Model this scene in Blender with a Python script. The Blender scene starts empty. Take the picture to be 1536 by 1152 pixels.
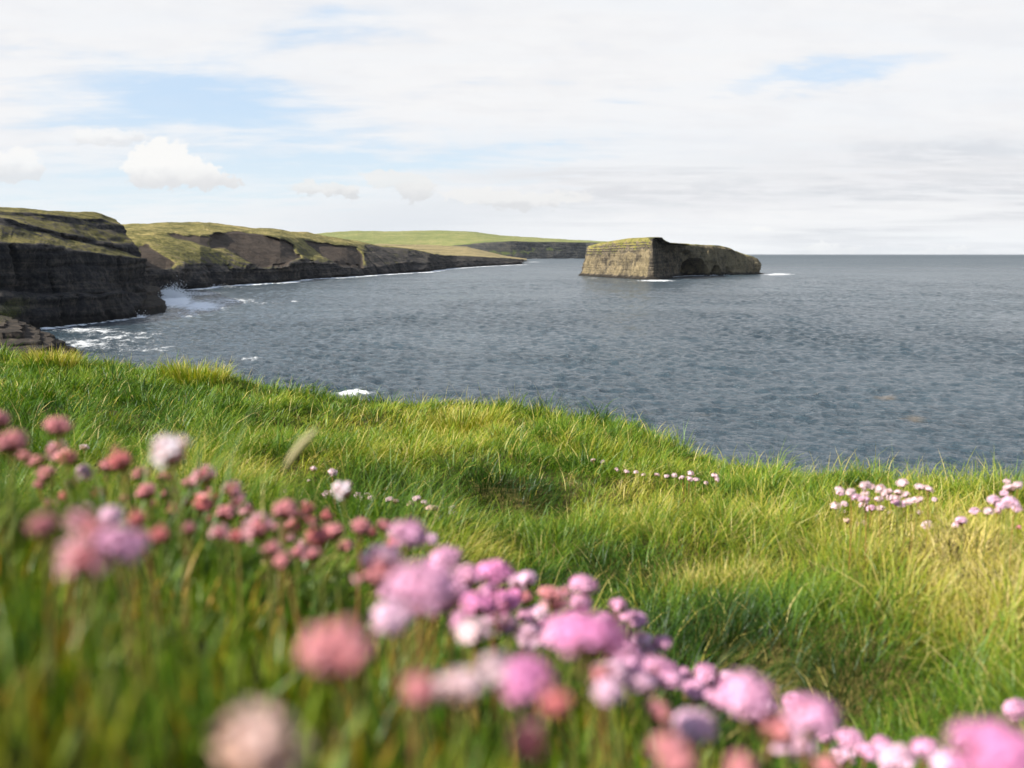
import bpy, math, random
import numpy as np
from mathutils import Vector, Matrix

SEED = 7
rng = np.random.default_rng(SEED)
random.seed(SEED)
scene = bpy.context.scene
COL = scene.collection

# ------------------------------------------------------------------ camera model
F = 1493.0                    # focal length in photograph pixels (1536 wide)
CX, CY, HZ = 768.0, 576.0, 380.0
PITCH = math.atan((CY - HZ) / F)
CAMZ = 25.0                   # metres above the sea
C0 = np.array([0.0, 0.0, CAMZ])
cp, sp = math.cos(PITCH), math.sin(PITCH)

def ray(px, py):
    px = np.asarray(px, float); py = np.asarray(py, float)
    a = (px - CX) / F; b = -(py - CY) / F
    return np.stack([a, cp + b * sp, -sp + b * cp], -1)

def at(px, py, d):
    """point seen at pixel px,py at forward depth d"""
    return C0 + ray(px, py) * np.asarray(d, float)[..., None]

def sea_depth(px, py, z=0.0):
    r = ray(px, py)
    return (z - CAMZ) / np.minimum(r[..., 2], -1e-4)

def project(P):
    q = P - C0
    dep = q[..., 1] * cp - q[..., 2] * sp
    up = q[..., 1] * sp + q[..., 2] * cp
    return CX + F * q[..., 0] / dep, CY - F * up / dep, dep

# ------------------------------------------------------------------ noise
_perm = np.random.default_rng(11).permutation(512)
_perm = np.concatenate([_perm, _perm, _perm])
_grad = np.random.default_rng(12).normal(size=(512, 3))
_grad /= np.linalg.norm(_grad, axis=1, keepdims=True)

def perlin(P):
    P = np.asarray(P, float)
    i = np.floor(P).astype(np.int64); f = P - i
    w = f * f * f * (f * (f * 6 - 15) + 10)
    i &= 511
    out = 0.0
    for dx in (0, 1):
        hx = _perm[(i[..., 0] + dx) & 511]
        wx = w[..., 0] if dx else 1 - w[..., 0]
        for dy in (0, 1):
            hy = _perm[hx + ((i[..., 1] + dy) & 511)]
            wy = w[..., 1] if dy else 1 - w[..., 1]
            for dz in (0, 1):
                h = _perm[hy + ((i[..., 2] + dz) & 511)] & 511
                wz = w[..., 2] if dz else 1 - w[..., 2]
                g = _grad[h]
                dot = g[..., 0] * (f[..., 0] - dx) + g[..., 1] * (f[..., 1] - dy) + g[..., 2] * (f[..., 2] - dz)
                out = out + wx * wy * wz * dot
    return out * 1.5

def fbm(P, octaves=4, gain=0.5, lac=2.03):
    P = np.asarray(P, float); a, s, n = 1.0, 0.0, 0.0
    for k in range(octaves):
        s = s + a * perlin(P + 17.3 * k); n += a
        a *= gain; P = P * lac
    return s / n

def n2(x, y, sc, seed=0.0, octv=3):
    return fbm(np.stack([np.asarray(x) / sc + seed, np.asarray(y) / sc - seed, np.full(np.shape(x), seed * 1.7)], -1), octv)

def sstep(a, b, x):
    t = np.clip((x - a) / (b - a), 0, 1)
    return t * t * (3 - 2 * t)

# ------------------------------------------------------------------ mesh helpers
def mesh_raw(name, V, loops, starts, totals, smooth=False):
    me = bpy.data.meshes.new(name)
    V = np.ascontiguousarray(V, np.float32)
    me.vertices.add(len(V)); me.vertices.foreach_set('co', V.ravel())
    me.loops.add(len(loops)); me.loops.foreach_set('vertex_index', np.ascontiguousarray(loops, np.int32))
    me.polygons.add(len(starts))
    me.polygons.foreach_set('loop_start', np.ascontiguousarray(starts, np.int32))
    me.polygons.foreach_set('loop_total', np.ascontiguousarray(totals, np.int32))
    me.polygons.foreach_set('use_smooth', np.full(len(starts), smooth, bool))
    me.update(calc_edges=True)
    return me

def mesh_faces(name, V, faces, smooth=False):
    tot = np.array([len(f) for f in faces]); st = np.concatenate([[0], np.cumsum(tot)[:-1]])
    return mesh_raw(name, np.array(V), np.concatenate([np.array(f) for f in faces]), st, tot, smooth)

def grid_mesh(name, G, closed=False, smooth=True):
    R, Cn = G.shape[:2]
    idx = np.arange(R * Cn).reshape(R, Cn)
    nx = np.roll(idx, -1, 1) if closed else None
    if closed:
        q = np.stack([idx[:-1], nx[:-1], nx[1:], idx[1:]], -1).reshape(-1, 4)
    else:
        q = np.stack([idx[:-1, :-1], idx[:-1, 1:], idx[1:, 1:], idx[1:, :-1]], -1).reshape(-1, 4)
    n = len(q)
    return mesh_raw(name, G.reshape(-1, 3), q.ravel(), np.arange(n) * 4, np.full(n, 4), smooth)

def attr_f(me, name, val):
    a = me.attributes.new(name, 'FLOAT', 'POINT'); a.data.foreach_set('value', np.ascontiguousarray(val, np.float32).ravel())

def attr_c(me, name, val):
    val = np.asarray(val, np.float32)
    if val.shape[-1] == 3: val = np.concatenate([val, np.ones(val.shape[:-1] + (1,), np.float32)], -1)
    a = me.attributes.new(name, 'FLOAT_COLOR', 'POINT'); a.data.foreach_set('color', np.ascontiguousarray(val).ravel())

def link(name, me, mat=None, parent=None):
    o = bpy.data.objects.new(name, me); COL.objects.link(o)
    if mat is not None and not me.materials: me.materials.append(mat)
    if parent is not None: o.parent = parent
    return o

def tag(o, label=None, cat=None, group=None, kind=None):
    if label: o['label'] = label
    if cat: o['category'] = cat
    if group: o['group'] = group
    if kind: o['kind'] = kind
    return o

# ------------------------------------------------------------------ node helper
class NT:
    def __init__(s, tree): s.t = tree; s.n = tree.nodes; s.l = tree.links
    def node(s, typ, **kw):
        n = s.n.new(typ)
        for k, v in kw.items(): setattr(n, k, v)
        return n
    def put(s, sock, v):
        if v is None: return
        if isinstance(v, bpy.types.NodeSocket): s.l.new(v, sock)
        else: sock.default_value = v
    def m(s, op, a, b=None, c=None, clamp=False):
        n = s.node('ShaderNodeMath', operation=op, use_clamp=clamp)
        s.put(n.inputs[0], a); s.put(n.inputs[1], b); s.put(n.inputs[2], c)
        return n.outputs[0]
    def add(s, a, b): return s.m('ADD', a, b)
    def sub(s, a, b): return s.m('SUBTRACT', a, b)
    def mul(s, a, b): return s.m('MULTIPLY', a, b)
    def mix(s, f, a, b):
        n = s.node('ShaderNodeMix', data_type='RGBA')
        s.put(n.inputs[0], f); s.put(n.inputs[6], a); s.put(n.inputs[7], b)
        return n.outputs[2]
    def vec(s, x, y, z):
        n = s.node('ShaderNodeCombineXYZ'); s.put(n.inputs[0], x); s.put(n.inputs[1], y); s.put(n.inputs[2], z); return n.outputs[0]
    def noise(s, vec, scale, detail=4, rough=0.55, dist=0.0):
        n = s.node('ShaderNodeTexNoise'); s.put(n.inputs['Vector'], vec)
        n.inputs['Scale'].default_value = scale; n.inputs['Detail'].default_value = detail
        n.inputs['Roughness'].default_value = rough; n.inputs['Distortion'].default_value = dist
        return n.outputs['Fac']
    def ss(s, x, a, b, to0=0.0, to1=1.0):
        n = s.node('ShaderNodeMapRange', interpolation_type='SMOOTHSTEP')
        s.put(n.inputs[0], x); n.inputs[1].default_value = a; n.inputs[2].default_value = b
        n.inputs[3].default_value = to0; n.inputs[4].default_value = to1
        return n.outputs[0]
    def ramp(s, x, stops):
        n = s.node('ShaderNodeValToRGB'); s.put(n.inputs[0], x)
        e = n.color_ramp.elements
        while len(e) < len(stops): e.new(0.5)
        for k, (p, c) in enumerate(stops): e[k].position = p; e[k].color = (*c, 1)
        return n.outputs[0]
    def attr(s, name, out='Fac'):
        n = s.node('ShaderNodeAttribute', attribute_name=name); return n.outputs[out]
    def scalevec(s, v, x, y, z):
        n = s.node('ShaderNodeMapping'); s.put(n.inputs['Vector'], v); n.inputs['Scale'].default_value = (x, y, z); return n.outputs[0]
    def bump(s, h, strength, dist, normal=None):
        n = s.node('ShaderNodeBump'); n.inputs['Strength'].default_value = strength; n.inputs['Distance'].default_value = dist
        s.put(n.inputs['Height'], h); s.put(n.inputs['Normal'], normal); return n.outputs[0]

def new_mat(name):
    m = bpy.data.materials.new(name); m.use_nodes = True
    t = NT(m.node_tree); t.n.clear()
    out = t.node('ShaderNodeOutputMaterial')
    return m, t, out

def principled(t, out, col, rough=0.9, normal=None, spec=0.2):
    b = t.node('ShaderNodeBsdfPrincipled'); t.put(b.inputs['Base Color'], col); t.put(b.inputs['Roughness'], rough)
    b.inputs['Specular IOR Level'].default_value = spec
    t.put(b.inputs['Normal'], normal)
    t.l.new(b.outputs[0], out.inputs[0]); return b

# ------------------------------------------------------------------ sun and sky
EXPO = 0.9
SK = 2 ** -EXPO
def W3(r, g, b): return (r * SK, g * SK, b * SK, 1)
SUN = Vector((-0.73, -0.36, 0.56)).normalized()
SUN_EL = math.asin(SUN.z); SUN_AZ = math.atan2(SUN.x, SUN.y)
sd = bpy.data.lights.new('sun', 'SUN'); sd.energy = 5.0; sd.angle = math.radians(0.53); sd.color = (1.0, 0.94, 0.82)
so = bpy.data.objects.new('sun', sd); COL.objects.link(so)
so.rotation_euler = SUN.to_track_quat('Z', 'Y').to_euler(); so.location = (0, 0, 200)

W = bpy.data.worlds.new('World'); scene.world = W; W.use_nodes = True
t = NT(W.node_tree); t.n.clear()
wo = t.node('ShaderNodeOutputWorld'); bg = t.node('ShaderNodeBackground'); bg.inputs[1].default_value = 0.1
sky = t.node('ShaderNodeTexSky', sky_type='NISHITA', sun_disc=False, sun_elevation=SUN_EL, sun_rotation=SUN_AZ,
             air_density=1.0, dust_density=0.6, ozone_density=1.0)
tc = t.node('ShaderNodeTexCoord'); sx = t.node('ShaderNodeSeparateXYZ'); t.l.new(tc.outputs['Generated'], sx.inputs[0])
X, Y, Z = sx.outputs
front = t.ss(Y, 0.05, 0.3)
yy = t.m('MAXIMUM', Y, 0.08)
U = t.m('DIVIDE', X, yy); V = t.m('DIVIDE', Z, yy)
zz = t.add(t.m('MAXIMUM', Z, 0.0), 0.10)
planar = t.vec(t.m('DIVIDE', X, zz), t.m('DIVIDE', Y, zz), 0.0)
def uv(px, py):
    r = ray(px, py); return r[0] / r[1], r[2] / r[1]
wn = t.noise(t.vec(t.mul(U, 3.0), t.mul(V, 9.0), 0.3), 1.6, 5, 0.6)
wn2 = t.noise(t.vec(t.mul(U, 9.0), t.mul(V, 24.0), 5.3), 1.5, 6, 0.62)
Uw = t.add(U, t.mul(t.sub(wn, 0.5), 0.16)); Vw = t.add(V, t.mul(t.sub(wn2, 0.5), 0.045))
def blob(px, py, rx, ry, rot=0.0, Us=None, Vs=None, soft=None):
    """soft ellipse in the sky round the direction seen at px, py"""
    u0, v0 = uv(px, py); Us = Us or Uw; Vs = Vs or Vw
    du = t.sub(Us, u0); dv = t.sub(Vs, v0)
    c, s_ = math.cos(rot), math.sin(rot)
    a = t.add(t.mul(du, c), t.mul(dv, s_)); b = t.sub(t.mul(dv, c), t.mul(du, s_))
    a = t.mul(a, F / rx); b = t.mul(b, F / ry)
    q = t.add(t.mul(a, a), t.mul(b, b))
    return t.mul(t.m('EXPONENT', t.mul(q, -1.0)), front)
def total(lst):
    r = lst[0]
    for q in lst[1:]: r = t.add(r, q)
    return r
cirrus = t.noise(t.scalevec(planar, 0.55, 1.0, 1.0), 0.8, 7, 0.6, 0.4)
cirrus2 = t.noise(t.scalevec(planar, 1.4, 2.6, 1.0), 1.6, 6, 0.6, 0.2)
blue = total([t.mul(blob(270, 145, 200, 52, -0.05), 1.0), t.mul(blob(420, 190, 150, 50), 0.35),
              t.mul(blob(1240, 112, 230, 22, 0.14), 0.55), t.mul(blob(500, 40, 150, 30, 0.2), 0.5), t.mul(blob(660, 240, 330, 28, 0.05), 0.45),
              t.mul(blob(200, 285, 520, 55), 0.40), t.mul(blob(120, 180, 120, 20), 0.25), t.mul(blob(920, 165, 60, 16), 0.25)])
high = t.ss(t.sub(Z, t.mul(t.ss(Y, 0.1, 0.6), 0.30)), 0.30, 0.62)  # unseen sky dimmed overhead, kept bright ahead, to set the fill light
cover = t.add(t.add(0.97, t.mul(t.sub(cirrus, 0.5), 0.55)), t.mul(t.sub(cirrus2, 0.5), 0.28))
torn = t.ss(t.add(blue, t.add(t.mul(t.sub(cirrus, 0.5), 1.1), t.mul(t.sub(cirrus2, 0.5), 1.7))), 0.12, 1.0)
cover = t.sub(cover, t.mul(torn, 0.95))
cover = t.sub(cover, t.add(t.mul(blob(150, 285, 420, 48), 0.55), t.mul(blob(640, 235, 330, 26, 0.05), 0.35)))
cover = t.mul(cover, t.ss(Y, -0.45, 0.25, 0.35, 1.0))  # cloud thinned behind the camera to cut the fill light
cover = t.m('MAXIMUM', cover, 0.0)
cover = t.m('MINIMUM', cover, 1.0)
hn = t.ss(t.add(cirrus, t.mul(t.sub(cirrus2, 0.5), 0.4)), 0.48, 0.70)
cover = t.add(t.mul(cover, t.sub(1.0, high)), t.mul(t.mul(hn, 0.55), high))
# grey layered cloud low over the sea
band = t.noise(t.vec(t.mul(Uw, 1.6), t.mul(V, 30.0), 2.2), 1.0, 5, 0.55, 0.25)
bz = t.mul(t.ss(V, 0.135, 0.045), t.ss(t.sub(U, t.mul(V, 1.2)), -0.28, 0.02))
grey = t.mul(t.ss(band, 0.44, 0.56), bz)
grey = t.m('MAXIMUM', grey, t.mul(blob(1430, 232, 290, 26, 0.04), 0.85))
grey = t.m('MAXIMUM', grey, t.mul(blob(1000, 296, 420, 20, 0.05), 0.8))
bank = t.mul(blob(560, 350, 190, 36, 0.08, U, t.add(V, t.mul(t.sub(wn2, 0.5), 0.02))), 0.9)
skycol = t.mix(t.mul(front, 0.85), sky.outputs[0], W3(5.9, 7.5, 9.5))
skycol = t.mix(t.ss(V, 0.16, 0.01), skycol, W3(7.9, 8.9, 9.4))
cl = t.mix(grey, W3(9.3, 9.3, 9.4), W3(6.95, 7.05, 7.45))
cl = t.mix(t.mul(t.ss(t.add(t.mul(cirrus2, .6), t.mul(wn2, .4)), 0.42, 0.62), 0.85), cl, W3(8.7, 8.75, 9.0))
cl = t.mix(high, cl, W3(4.6, 4.75, 5.1))
c = t.mix(cover, skycol, cl)
c = t.mix(bank, c, W3(7.35, 7.75, 8.35))
# heaped clouds low on the left
cn = t.noise(t.vec(t.mul(U, 44.0), t.mul(V, 58.0), 9.1), 1.3, 7, 0.66)
Uc = t.add(U, t.mul(t.sub(cn, 0.5), 0.045)); Vc = t.add(V, t.mul(t.sub(t.noise(t.vec(t.mul(U, 44.0), t.mul(V, 58.0), 3.1), 1.5, 7, 0.66), 0.5), 0.030))
def heap(lst, ytop, ybot, g=1.0, thr=(0.28, 0.56)):
    tot = total([blob(x, y, rx, ry, 0, Uc, Vc) for x, y, rx, ry in lst])
    d = t.ss(tot, *thr)
    vt, vb = uv(768, ytop)[1], uv(768, ybot)[1]
    sh = t.ss(t.add(V, t.mul(t.sub(cn, 0.5), 0.02)), vb, vt)
    return d, t.mix(sh, W3(7.7 * g, 7.7 * g, 7.85 * g), W3(9.8 * g, 9.7 * g, 9.5 * g))
for lst, a, b, op, g in (
        ([(245, 232, 38, 24), (222, 255, 34, 22), (262, 258, 44, 20), (300, 265, 42, 15), (335, 275, 30, 8)], 245, 280, 0.92, 1.0),
        ([(2, 245, 30, 20), (38, 243, 22, 18), (15, 258, 40, 10)], 240, 266, 0.7, 1.0),
        ([(462, 282, 30, 13), (515, 285, 26, 10)], 278, 294, 0.75, .90),
        ([(590, 268, 42, 10), (620, 285, 34, 16), (575, 262, 24, 6)], 268, 302, 0.7, .90),
        ([(715, 292, 60, 11), (780, 305, 36, 9), (830, 298, 60, 10)], 300, 310, 0.65, .93),
        ([(1147, 345, 14, 4)], 344, 352, 0.8, 1.0), ([(1235, 372, 26, 7), (1270, 374, 22, 5), (1420, 375, 40, 4)], 366, 380, 0.6, 1.0),
        ([(160, 205, 60, 12)], 200, 214, 0.5, 1.0)):
    d, hc = heap(lst, a, b, g); c = t.mix(t.mul(d, op), c, hc)
c = t.mix(t.mul(t.ss(V, 0.055, 0.0), 0.35), c, W3(8.6, 9.0, 9.3))
t.l.new(c, bg.inputs[0]); t.l.new(bg.outputs[0], wo.inputs[0])

# ------------------------------------------------------------------ flowers seen in the photograph
# (px, py, diameter px, look): look = b bud salmon, r red bud, h half open, p pink open, m magenta open, l lilac pink, w pale papery, s straw
NEAR = {
 'at the left end of the bank': [(-5,628,36,'b'),(18,660,42,'b'),(88,637,38,'b'),(82,672,26,'b'),(102,686,27,'r'),(57,690,26,'b'),(38,682,22,'b'),(72,708,27,'b'),(60,724,18,'b'),(96,744,20,'r')],
 'below the skyline of the left bank': [(129,706,27,'l'),(108,725,20,'b'),(160,697,27,'b'),(184,690,38,'r'),(215,708,27,'b'),(255,677,46,'h'),(243,715,20,'b'),(222,735,30,'b'),(187,747,20,'b'),(208,778,27,'r'),(150,738,20,'r'),(228,756,22,'b')],
 'low behind the blurred big pair': [(130,760,30,'w'),(75,757,18,'b'),(167,773,26,'l'),(145,795,30,'b'),(260,765,22,'r'),(120,778,22,'b'),(285,792,22,'b'),(240,802,22,'r'),(205,806,22,'b'),(70,784,20,'b'),(250,741,20,'b')],
 'of the big blurred left pair': [(180,815,66,'p'),(138,834,58,'b')],
 'in the salmon row before the blade': [(308,712,26,'b'),(287,723,26,'b'),(303,753,28,'r'),(318,743,20,'r'),(348,735,25,'b'),(360,750,20,'b'),(337,767,30,'b'),(315,777,15,'b'),(275,752,18,'r'),(330,797,20,'b'),(355,802,20,'r'),(372,765,22,'b')],
 'in the salmon clump under the pale blade': [(427,762,37,'b'),(463,760,20,'r'),(466,778,21,'r'),(448,773,20,'b'),(487,773,20,'r'),(393,790,36,'b'),(377,780,20,'l'),(436,807,20,'b'),(405,823,20,'b'),(415,792,24,'b'),(441,788,22,'r'),(425,838,20,'b')],
 'round the tall pale crowned bud': [(480,803,36,'r'),(503,795,34,'b'),(462,813,22,'b'),(515,735,26,'h'),(541,787,32,'b'),(575,786,22,'b'),(559,799,15,'r'),(648,808,20,'l'),(520,817,26,'b'),(470,832,22,'b'),(592,815,22,'r'),(446,826,20,'b')],
 'in the big pink middle mass': [(609,799,52,'p'),(571,836,50,'l'),(567,858,42,'b'),(640,872,80,'p'),(605,878,50,'p'),(672,898,40,'b'),(668,838,45,'p'),(708,862,42,'p'),(744,857,42,'m'),(690,882,34,'p'),(655,906,30,'l'),(628,906,32,'b')],
 'in the sharp row against the green slope': [(776,870,24,'l'),(792,868,30,'l'),(873,874,34,'p'),(826,889,30,'b'),(832,902,28,'b'),(847,889,18,'b'),(809,917,28,'l'),(869,902,34,'p'),(790,893,22,'b')],
 'in the flat cluster beside the mass': [(715,906,45,'m'),(755,900,40,'m'),(774,893,30,'m'),(710,946,50,'w'),(762,938,38,'l'),(692,926,34,'p'),(735,930,30,'l'),(792,921,28,'p'),(816,931,28,'m'),(732,886,28,'p')],
 'in the brightest big blurred clump': [(882,952,88,'m'),(838,945,52,'p'),(800,952,40,'l'),(943,990,42,'p'),(912,1035,24,'l'),(861,926,34,'p'),(906,929,30,'p'),(912,966,36,'p'),(925,1000,34,'l'),(899,1012,30,'b')],
 'in the row descending past the hollow': [(926,907,28,'p'),(946,922,24,'p'),(957,928,26,'p'),(966,958,30,'l'),(995,961,24,'p'),(941,972,34,'p'),(944,1005,42,'p'),(980,1003,46,'p'),(1006,1021,42,'p'),(1024,1008,22,'p'),(1058,1008,32,'p'),(1042,1034,38,'p')],
 'in the row close beside the descending row': [(960,986,30,'p'),(976,972,24,'l'),(1000,1001,30,'p'),(1031,1026,30,'p'),(962,1026,32,'l'),(1076,1046,34,'p'),(1091,1016,26,'l')],
 'of the very blurred bottom middle heads': [(521,964,100,'b'),(590,922,52,'l'),(629,1031,52,'b'),(699,1030,70,'w'),(781,1012,72,'m'),(745,1000,50,'w'),(792,1110,30,'r'),(841,1054,14,'r'),(378,1120,112,'s')],
 'in the loose group below the hollow': [(1116,1034,66,'p'),(1069,1025,30,'p'),(1046,1090,56,'l'),(1029,1083,40,'l'),(1004,1117,26,'b'),(1022,1146,30,'b'),(984,1063,20,'b'),(1109,1148,26,'b')],
 'of the orange based clump further right': [(1132,1071,32,'p'),(1152,1060,28,'l'),(1196,1050,32,'p'),(1241,1096,32,'p'),(1202,1116,34,'l'),(1216,1070,68,'p'),(1158,1088,55,'b'),(1176,1101,50,'l'),(1239,1146,36,'b')],
 'along the bottom edge at right': [(1276,1106,34,'p'),(1299,1128,36,'p'),(1350,1133,46,'l'),(1388,1121,36,'p'),(1412,1144,50,'l'),(1446,1115,26,'l'),(1494,1126,106,'m'),(1524,1061,34,'p'),(1266,1131,32,'l'),(1321,1114,28,'p'),(1336,1150,34,'p')],
}
def crop(lst, k, x0, y0, mn=4.0): return [(x0 + X_ / k, y0 + Y_ / k, max(D_ / k, mn), L) for X_, Y_, D_, L in lst]
FAR = {
 'in the tiny trio above the clump': crop([(272,243,40,'w'),(375,258,45,'w'),(240,310,20,'w')], 3.84, 400, 640),
 'of the tiny heads beside the bud': crop([(110,372,32,'w'),(345,385,46,'w'),(375,380,44,'w'),(380,445,44,'s'),(522,390,36,'w'),(575,390,30,'w'),(550,408,26,'w'),(603,410,40,'w'),(512,500,24,'w'),(583,498,27,'w')], 3.84, 400, 640),
 'in the pale row under the dark slope': crop([(710,418,40,'w'),(745,430,36,'s'),(825,440,36,'s'),(868,412,44,'w'),(905,435,36,'w'),(935,465,40,'s'),(970,470,42,'s'),(985,513,32,'s')], 3.84, 400, 640),
 'at the low end of the row': crop([(1068,465,32,'w'),(1040,490,36,'s'),(1075,495,40,'w'),(1035,525,30,'s'),(1128,522,30,'s'),(1095,573,22,'w'),(1112,550,22,'s')], 3.84, 400, 640),
 'of the few specks above the bank': crop([(1320,675,28,'s'),(1360,715,20,'w'),(1428,715,24,'w'),(1462,722,20,'w'),(1405,740,20,'w')], 3.84, 400, 640),
 'alone in the upper left grass': [(126,671,12,'w')],
 'in the faint strip below the edge': [(890,690,6,'w'),(905,692,6,'w'),(925,704,6.5,'w'),(940,707,7,'w'),(954,708,7,'w'),(965,712,6.5,'w'),(985,712,7,'w'),(1000,714,7,'w'),(1012,712,7,'w')],
 'at the right end of that strip': [(1024,716,8,'w'),(1036,709,8,'w'),(1034,718,9,'w'),(1044,719,8,'w'),(1072,713,9,'w'),(1074,718,8,'w'),(1059,724,6,'w')],
 'high in the pale cliff edge clump': crop([(705,462,34,'w'),(757,472,40,'w'),(825,443,45,'w'),(848,447,28,'w'),(890,455,40,'w'),(905,480,36,'w'),(928,472,36,'w'),(970,475,34,'w'),(992,430,44,'w'),(1003,483,34,'w'),(1068,450,38,'w'),(1102,458,34,'w')], 3, 1024, 580),
 'midway in the pale cliff edge clump': crop([(710,478,28,'l'),(780,492,32,'l'),(822,482,36,'w'),(815,507,40,'l'),(885,505,34,'w'),(935,495,30,'w'),(965,498,28,'w'),(960,520,38,'l'),(983,525,34,'l'),(1025,513,38,'w'),(1060,507,40,'w'),(1132,505,22,'w')], 3, 1024, 580),
 'low in the pale cliff edge clump': crop([(688,532,36,'w'),(728,525,28,'w'),(730,560,22,'w'),(818,528,36,'w'),(822,550,28,'w'),(850,545,34,'l'),(888,545,34,'w'),(936,565,24,'w'),(1000,560,20,'w'),(1028,580,24,'w'),(1065,565,26,'w')], 3, 1024, 580),
 'of the strays below the pale clump': crop([(738,603,30,'s'),(788,620,28,'s'),(818,612,28,'s'),(1098,620,42,'w'),(545,612,22,'s'),(605,714,28,'s')], 3, 1024, 580),
 'high in the right edge clump': crop([(1402,507,46,'l'),(1470,515,56,'l'),(1478,455,46,'w'),(1510,440,38,'w'),(1458,425,28,'w'),(1452,478,32,'l')], 3, 1024, 580),
 'low in the right edge clump': crop([(1256,603,46,'l'),(1228,620,30,'w'),(1318,556,36,'l'),(1375,556,40,'w'),(1432,532,40,'l'),(1505,543,40,'l'),(1415,558,28,'l'),(1512,630,30,'b')], 3, 1024, 580),
}
DHEAD = 0.0215
FLOW = []
for far, table in ((False, NEAR), (True, FAR)):
    for where, lst in table.items():
        rows = sorted(lst, key=lambda r: r[0])
        for k, (px, py, dm, lk) in enumerate(rows):
            real = dm if far else max(dm, 13) * (1.12 if lk in 'brsh' else 0.92) * (1.0 if dm < 40 else 1.06)
            dist = F * DHEAD / real
            scale = 1.0
            if not far:
                dmax = 1.08
                if dist > dmax: scale = dmax / dist; dist = dmax
            else:
                # heads of one clump stand at about one distance and differ in size
                med = F * DHEAD * 0.92 / np.median([r[2] for r in lst])
                scale = (0.35 * dist + 0.65 * med) / dist; dist = dist * scale
            FLOW.append(dict(px=px, py=py, dm=dm, d=dist, s=scale, lk=lk, where=where, k=k, n=len(rows), far=far, P=at(px, py, dist)))

# ------------------------------------------------------------------ near ground (height field)
B = np.array([f['P'] for f in FLOW if not f['far']])
Bx, By, Bz = B[:, 0], B[:, 1], B[:, 2] - CAMZ - 0.075
_g = np.array([at(a_, b_, d_) for a_, b_, d_ in [(60,830,.75),(250,845,.75),(400,860,.75),(100,900,.56),(250,900,.56),(380,930,.52),(100,1000,.44),(250,1000,.44),(100,1100,.36),(250,1100,.36),(560,1110,.36),(760,1120,.42),(900,1110,.48),(0,735,.98),(150,760,1.0),(300,800,1.0)]])
Bx = np.concatenate([Bx, _g[:, 0]]); By = np.concatenate([By, _g[:, 1]]); Bz = np.concatenate([Bz, _g[:, 2] - CAMZ - 0.055])
def bank_terms(x, y): return np.stack([np.ones_like(x), x, y, x * x, x * y, y * y], -1)
lam = np.diag([0, 0.02, 0.02, 0.5, 0.3, 0.3])
A_ = bank_terms(Bx, By); wq = np.ones(len(Bz))
for _ in range(40):      # lean the fit to the low heads, so that few are drowned in the grass
    bank_c = np.linalg.solve(A_.T @ (A_ * wq[:, None]) + lam, A_.T @ (Bz * wq))
    wq = np.where(Bz < A_ @ bank_c, 0.90, 0.10)
CTRL = [(0,522,9.8),(100,532,9.4),(200,545,8.9),(290,556,8.3),(380,575,7.7),(460,597,7.1),(0,570,6.5),(0,620,5),(150,600,5.5),(300,600,6),(420,615,6),
 (150,660,3.8),(300,660,4.1),(50,680,3.2),(300,705,3.2),(540,640,5.6),(470,655,4.9),(560,612,6.7),(670,604,6.6),(800,616,6.4),(620,640,5.6),(750,650,5.2),
 (700,700,4.0),(850,690,4.2),(560,722,3.4),(480,740,3.1),(640,778,2.95),(750,800,2.75),(850,760,3.2),(900,630,6.2),(1000,660,5.8),(950,700,4.4),(950,800,2.85),
 (900,860,2.5),(1000,905,2.35),(1080,965,2.12),(1150,1045,1.8),(1010,960,2.05),(1120,1000,1.98),(1080,800,2.8),(1100,696,5.3),(1180,708,4.9),(1300,706,4.7),(1400,708,4.5),(1536,718,4.3),
 (1150,760,3.5),(1330,785,2.7),(1460,785,2.45),(1250,810,2.5),(1450,850,2.15),(1250,890,2.05),(1450,930,1.85),(1300,1010,1.6),(1500,1030,1.5),(1250,1085,1.4)]
cp_ = np.array([at(a, b, d) for a, b, d in CTRL]) - C0
extra = np.array([(-7,2,-.62),(-12,5,-.70),(-10,12,-.72),(-16,0,-.6),(5.5,1.2,-.9),(5,3.2,-1.05),(0,-3,-.35),(-4,-3,-.35),(4,-3,-.7),(0,-8,0.),(-9,-6,-.2),(8,-5,-.8),(-2.2,1.2,-.5),(2.0,.8,-.75)])
cp_[:, 2] -= 0.085
K = np.concatenate([cp_, extra])
def phi(r2): return 0.5 * r2 * np.log(r2 + 1e-9)
def tps_fit(xy, z, lam_=0.02):
    n = len(xy); r2 = ((xy[:, None] - xy[None]) ** 2).sum(-1)
    P_ = np.concatenate([np.ones((n, 1)), xy], 1)
    A = np.zeros((n + 3, n + 3)); A[:n, :n] = phi(r2) + lam_ * np.eye(n); A[:n, n:] = P_; A[n:, :n] = P_.T
    return np.linalg.solve(A, np.concatenate([z, np.zeros(3)]))
tps_w = tps_fit(K[:, :2], K[:, 2])
def plateau(x, y):
    sh = np.shape(x); x = np.ravel(x); y = np.ravel(y); out = np.empty(len(x))
    for i in range(0, len(x), 60000):
        xs, ys = x[i:i+60000], y[i:i+60000]
        r2 = (xs[:, None] - K[None, :, 0]) ** 2 + (ys[:, None] - K[None, :, 1]) ** 2
        out[i:i+60000] = phi(r2) @ tps_w[:-3] + tps_w[-3] + tps_w[-2] * xs + tps_w[-1] * ys
    return out.reshape(sh)
EDGE_T = np.array([-3.2,-2.2,-1.6,-1.0,-.60,-.514,-.41,-.313,-.21,-.11,-.045,.088,.155,.222,.29,.356,.514,.8,1.4,2.2,3.2])
EDGE_R = np.array([14,26,34,22,12,11.0,10.0,8.9,7.8,7.1,6.8,6.5,6.0,5.5,5.2,5.0,5.0,5.0,7,9,14])
def edge_r(az): return np.interp(az, EDGE_T, EDGE_R)
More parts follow.
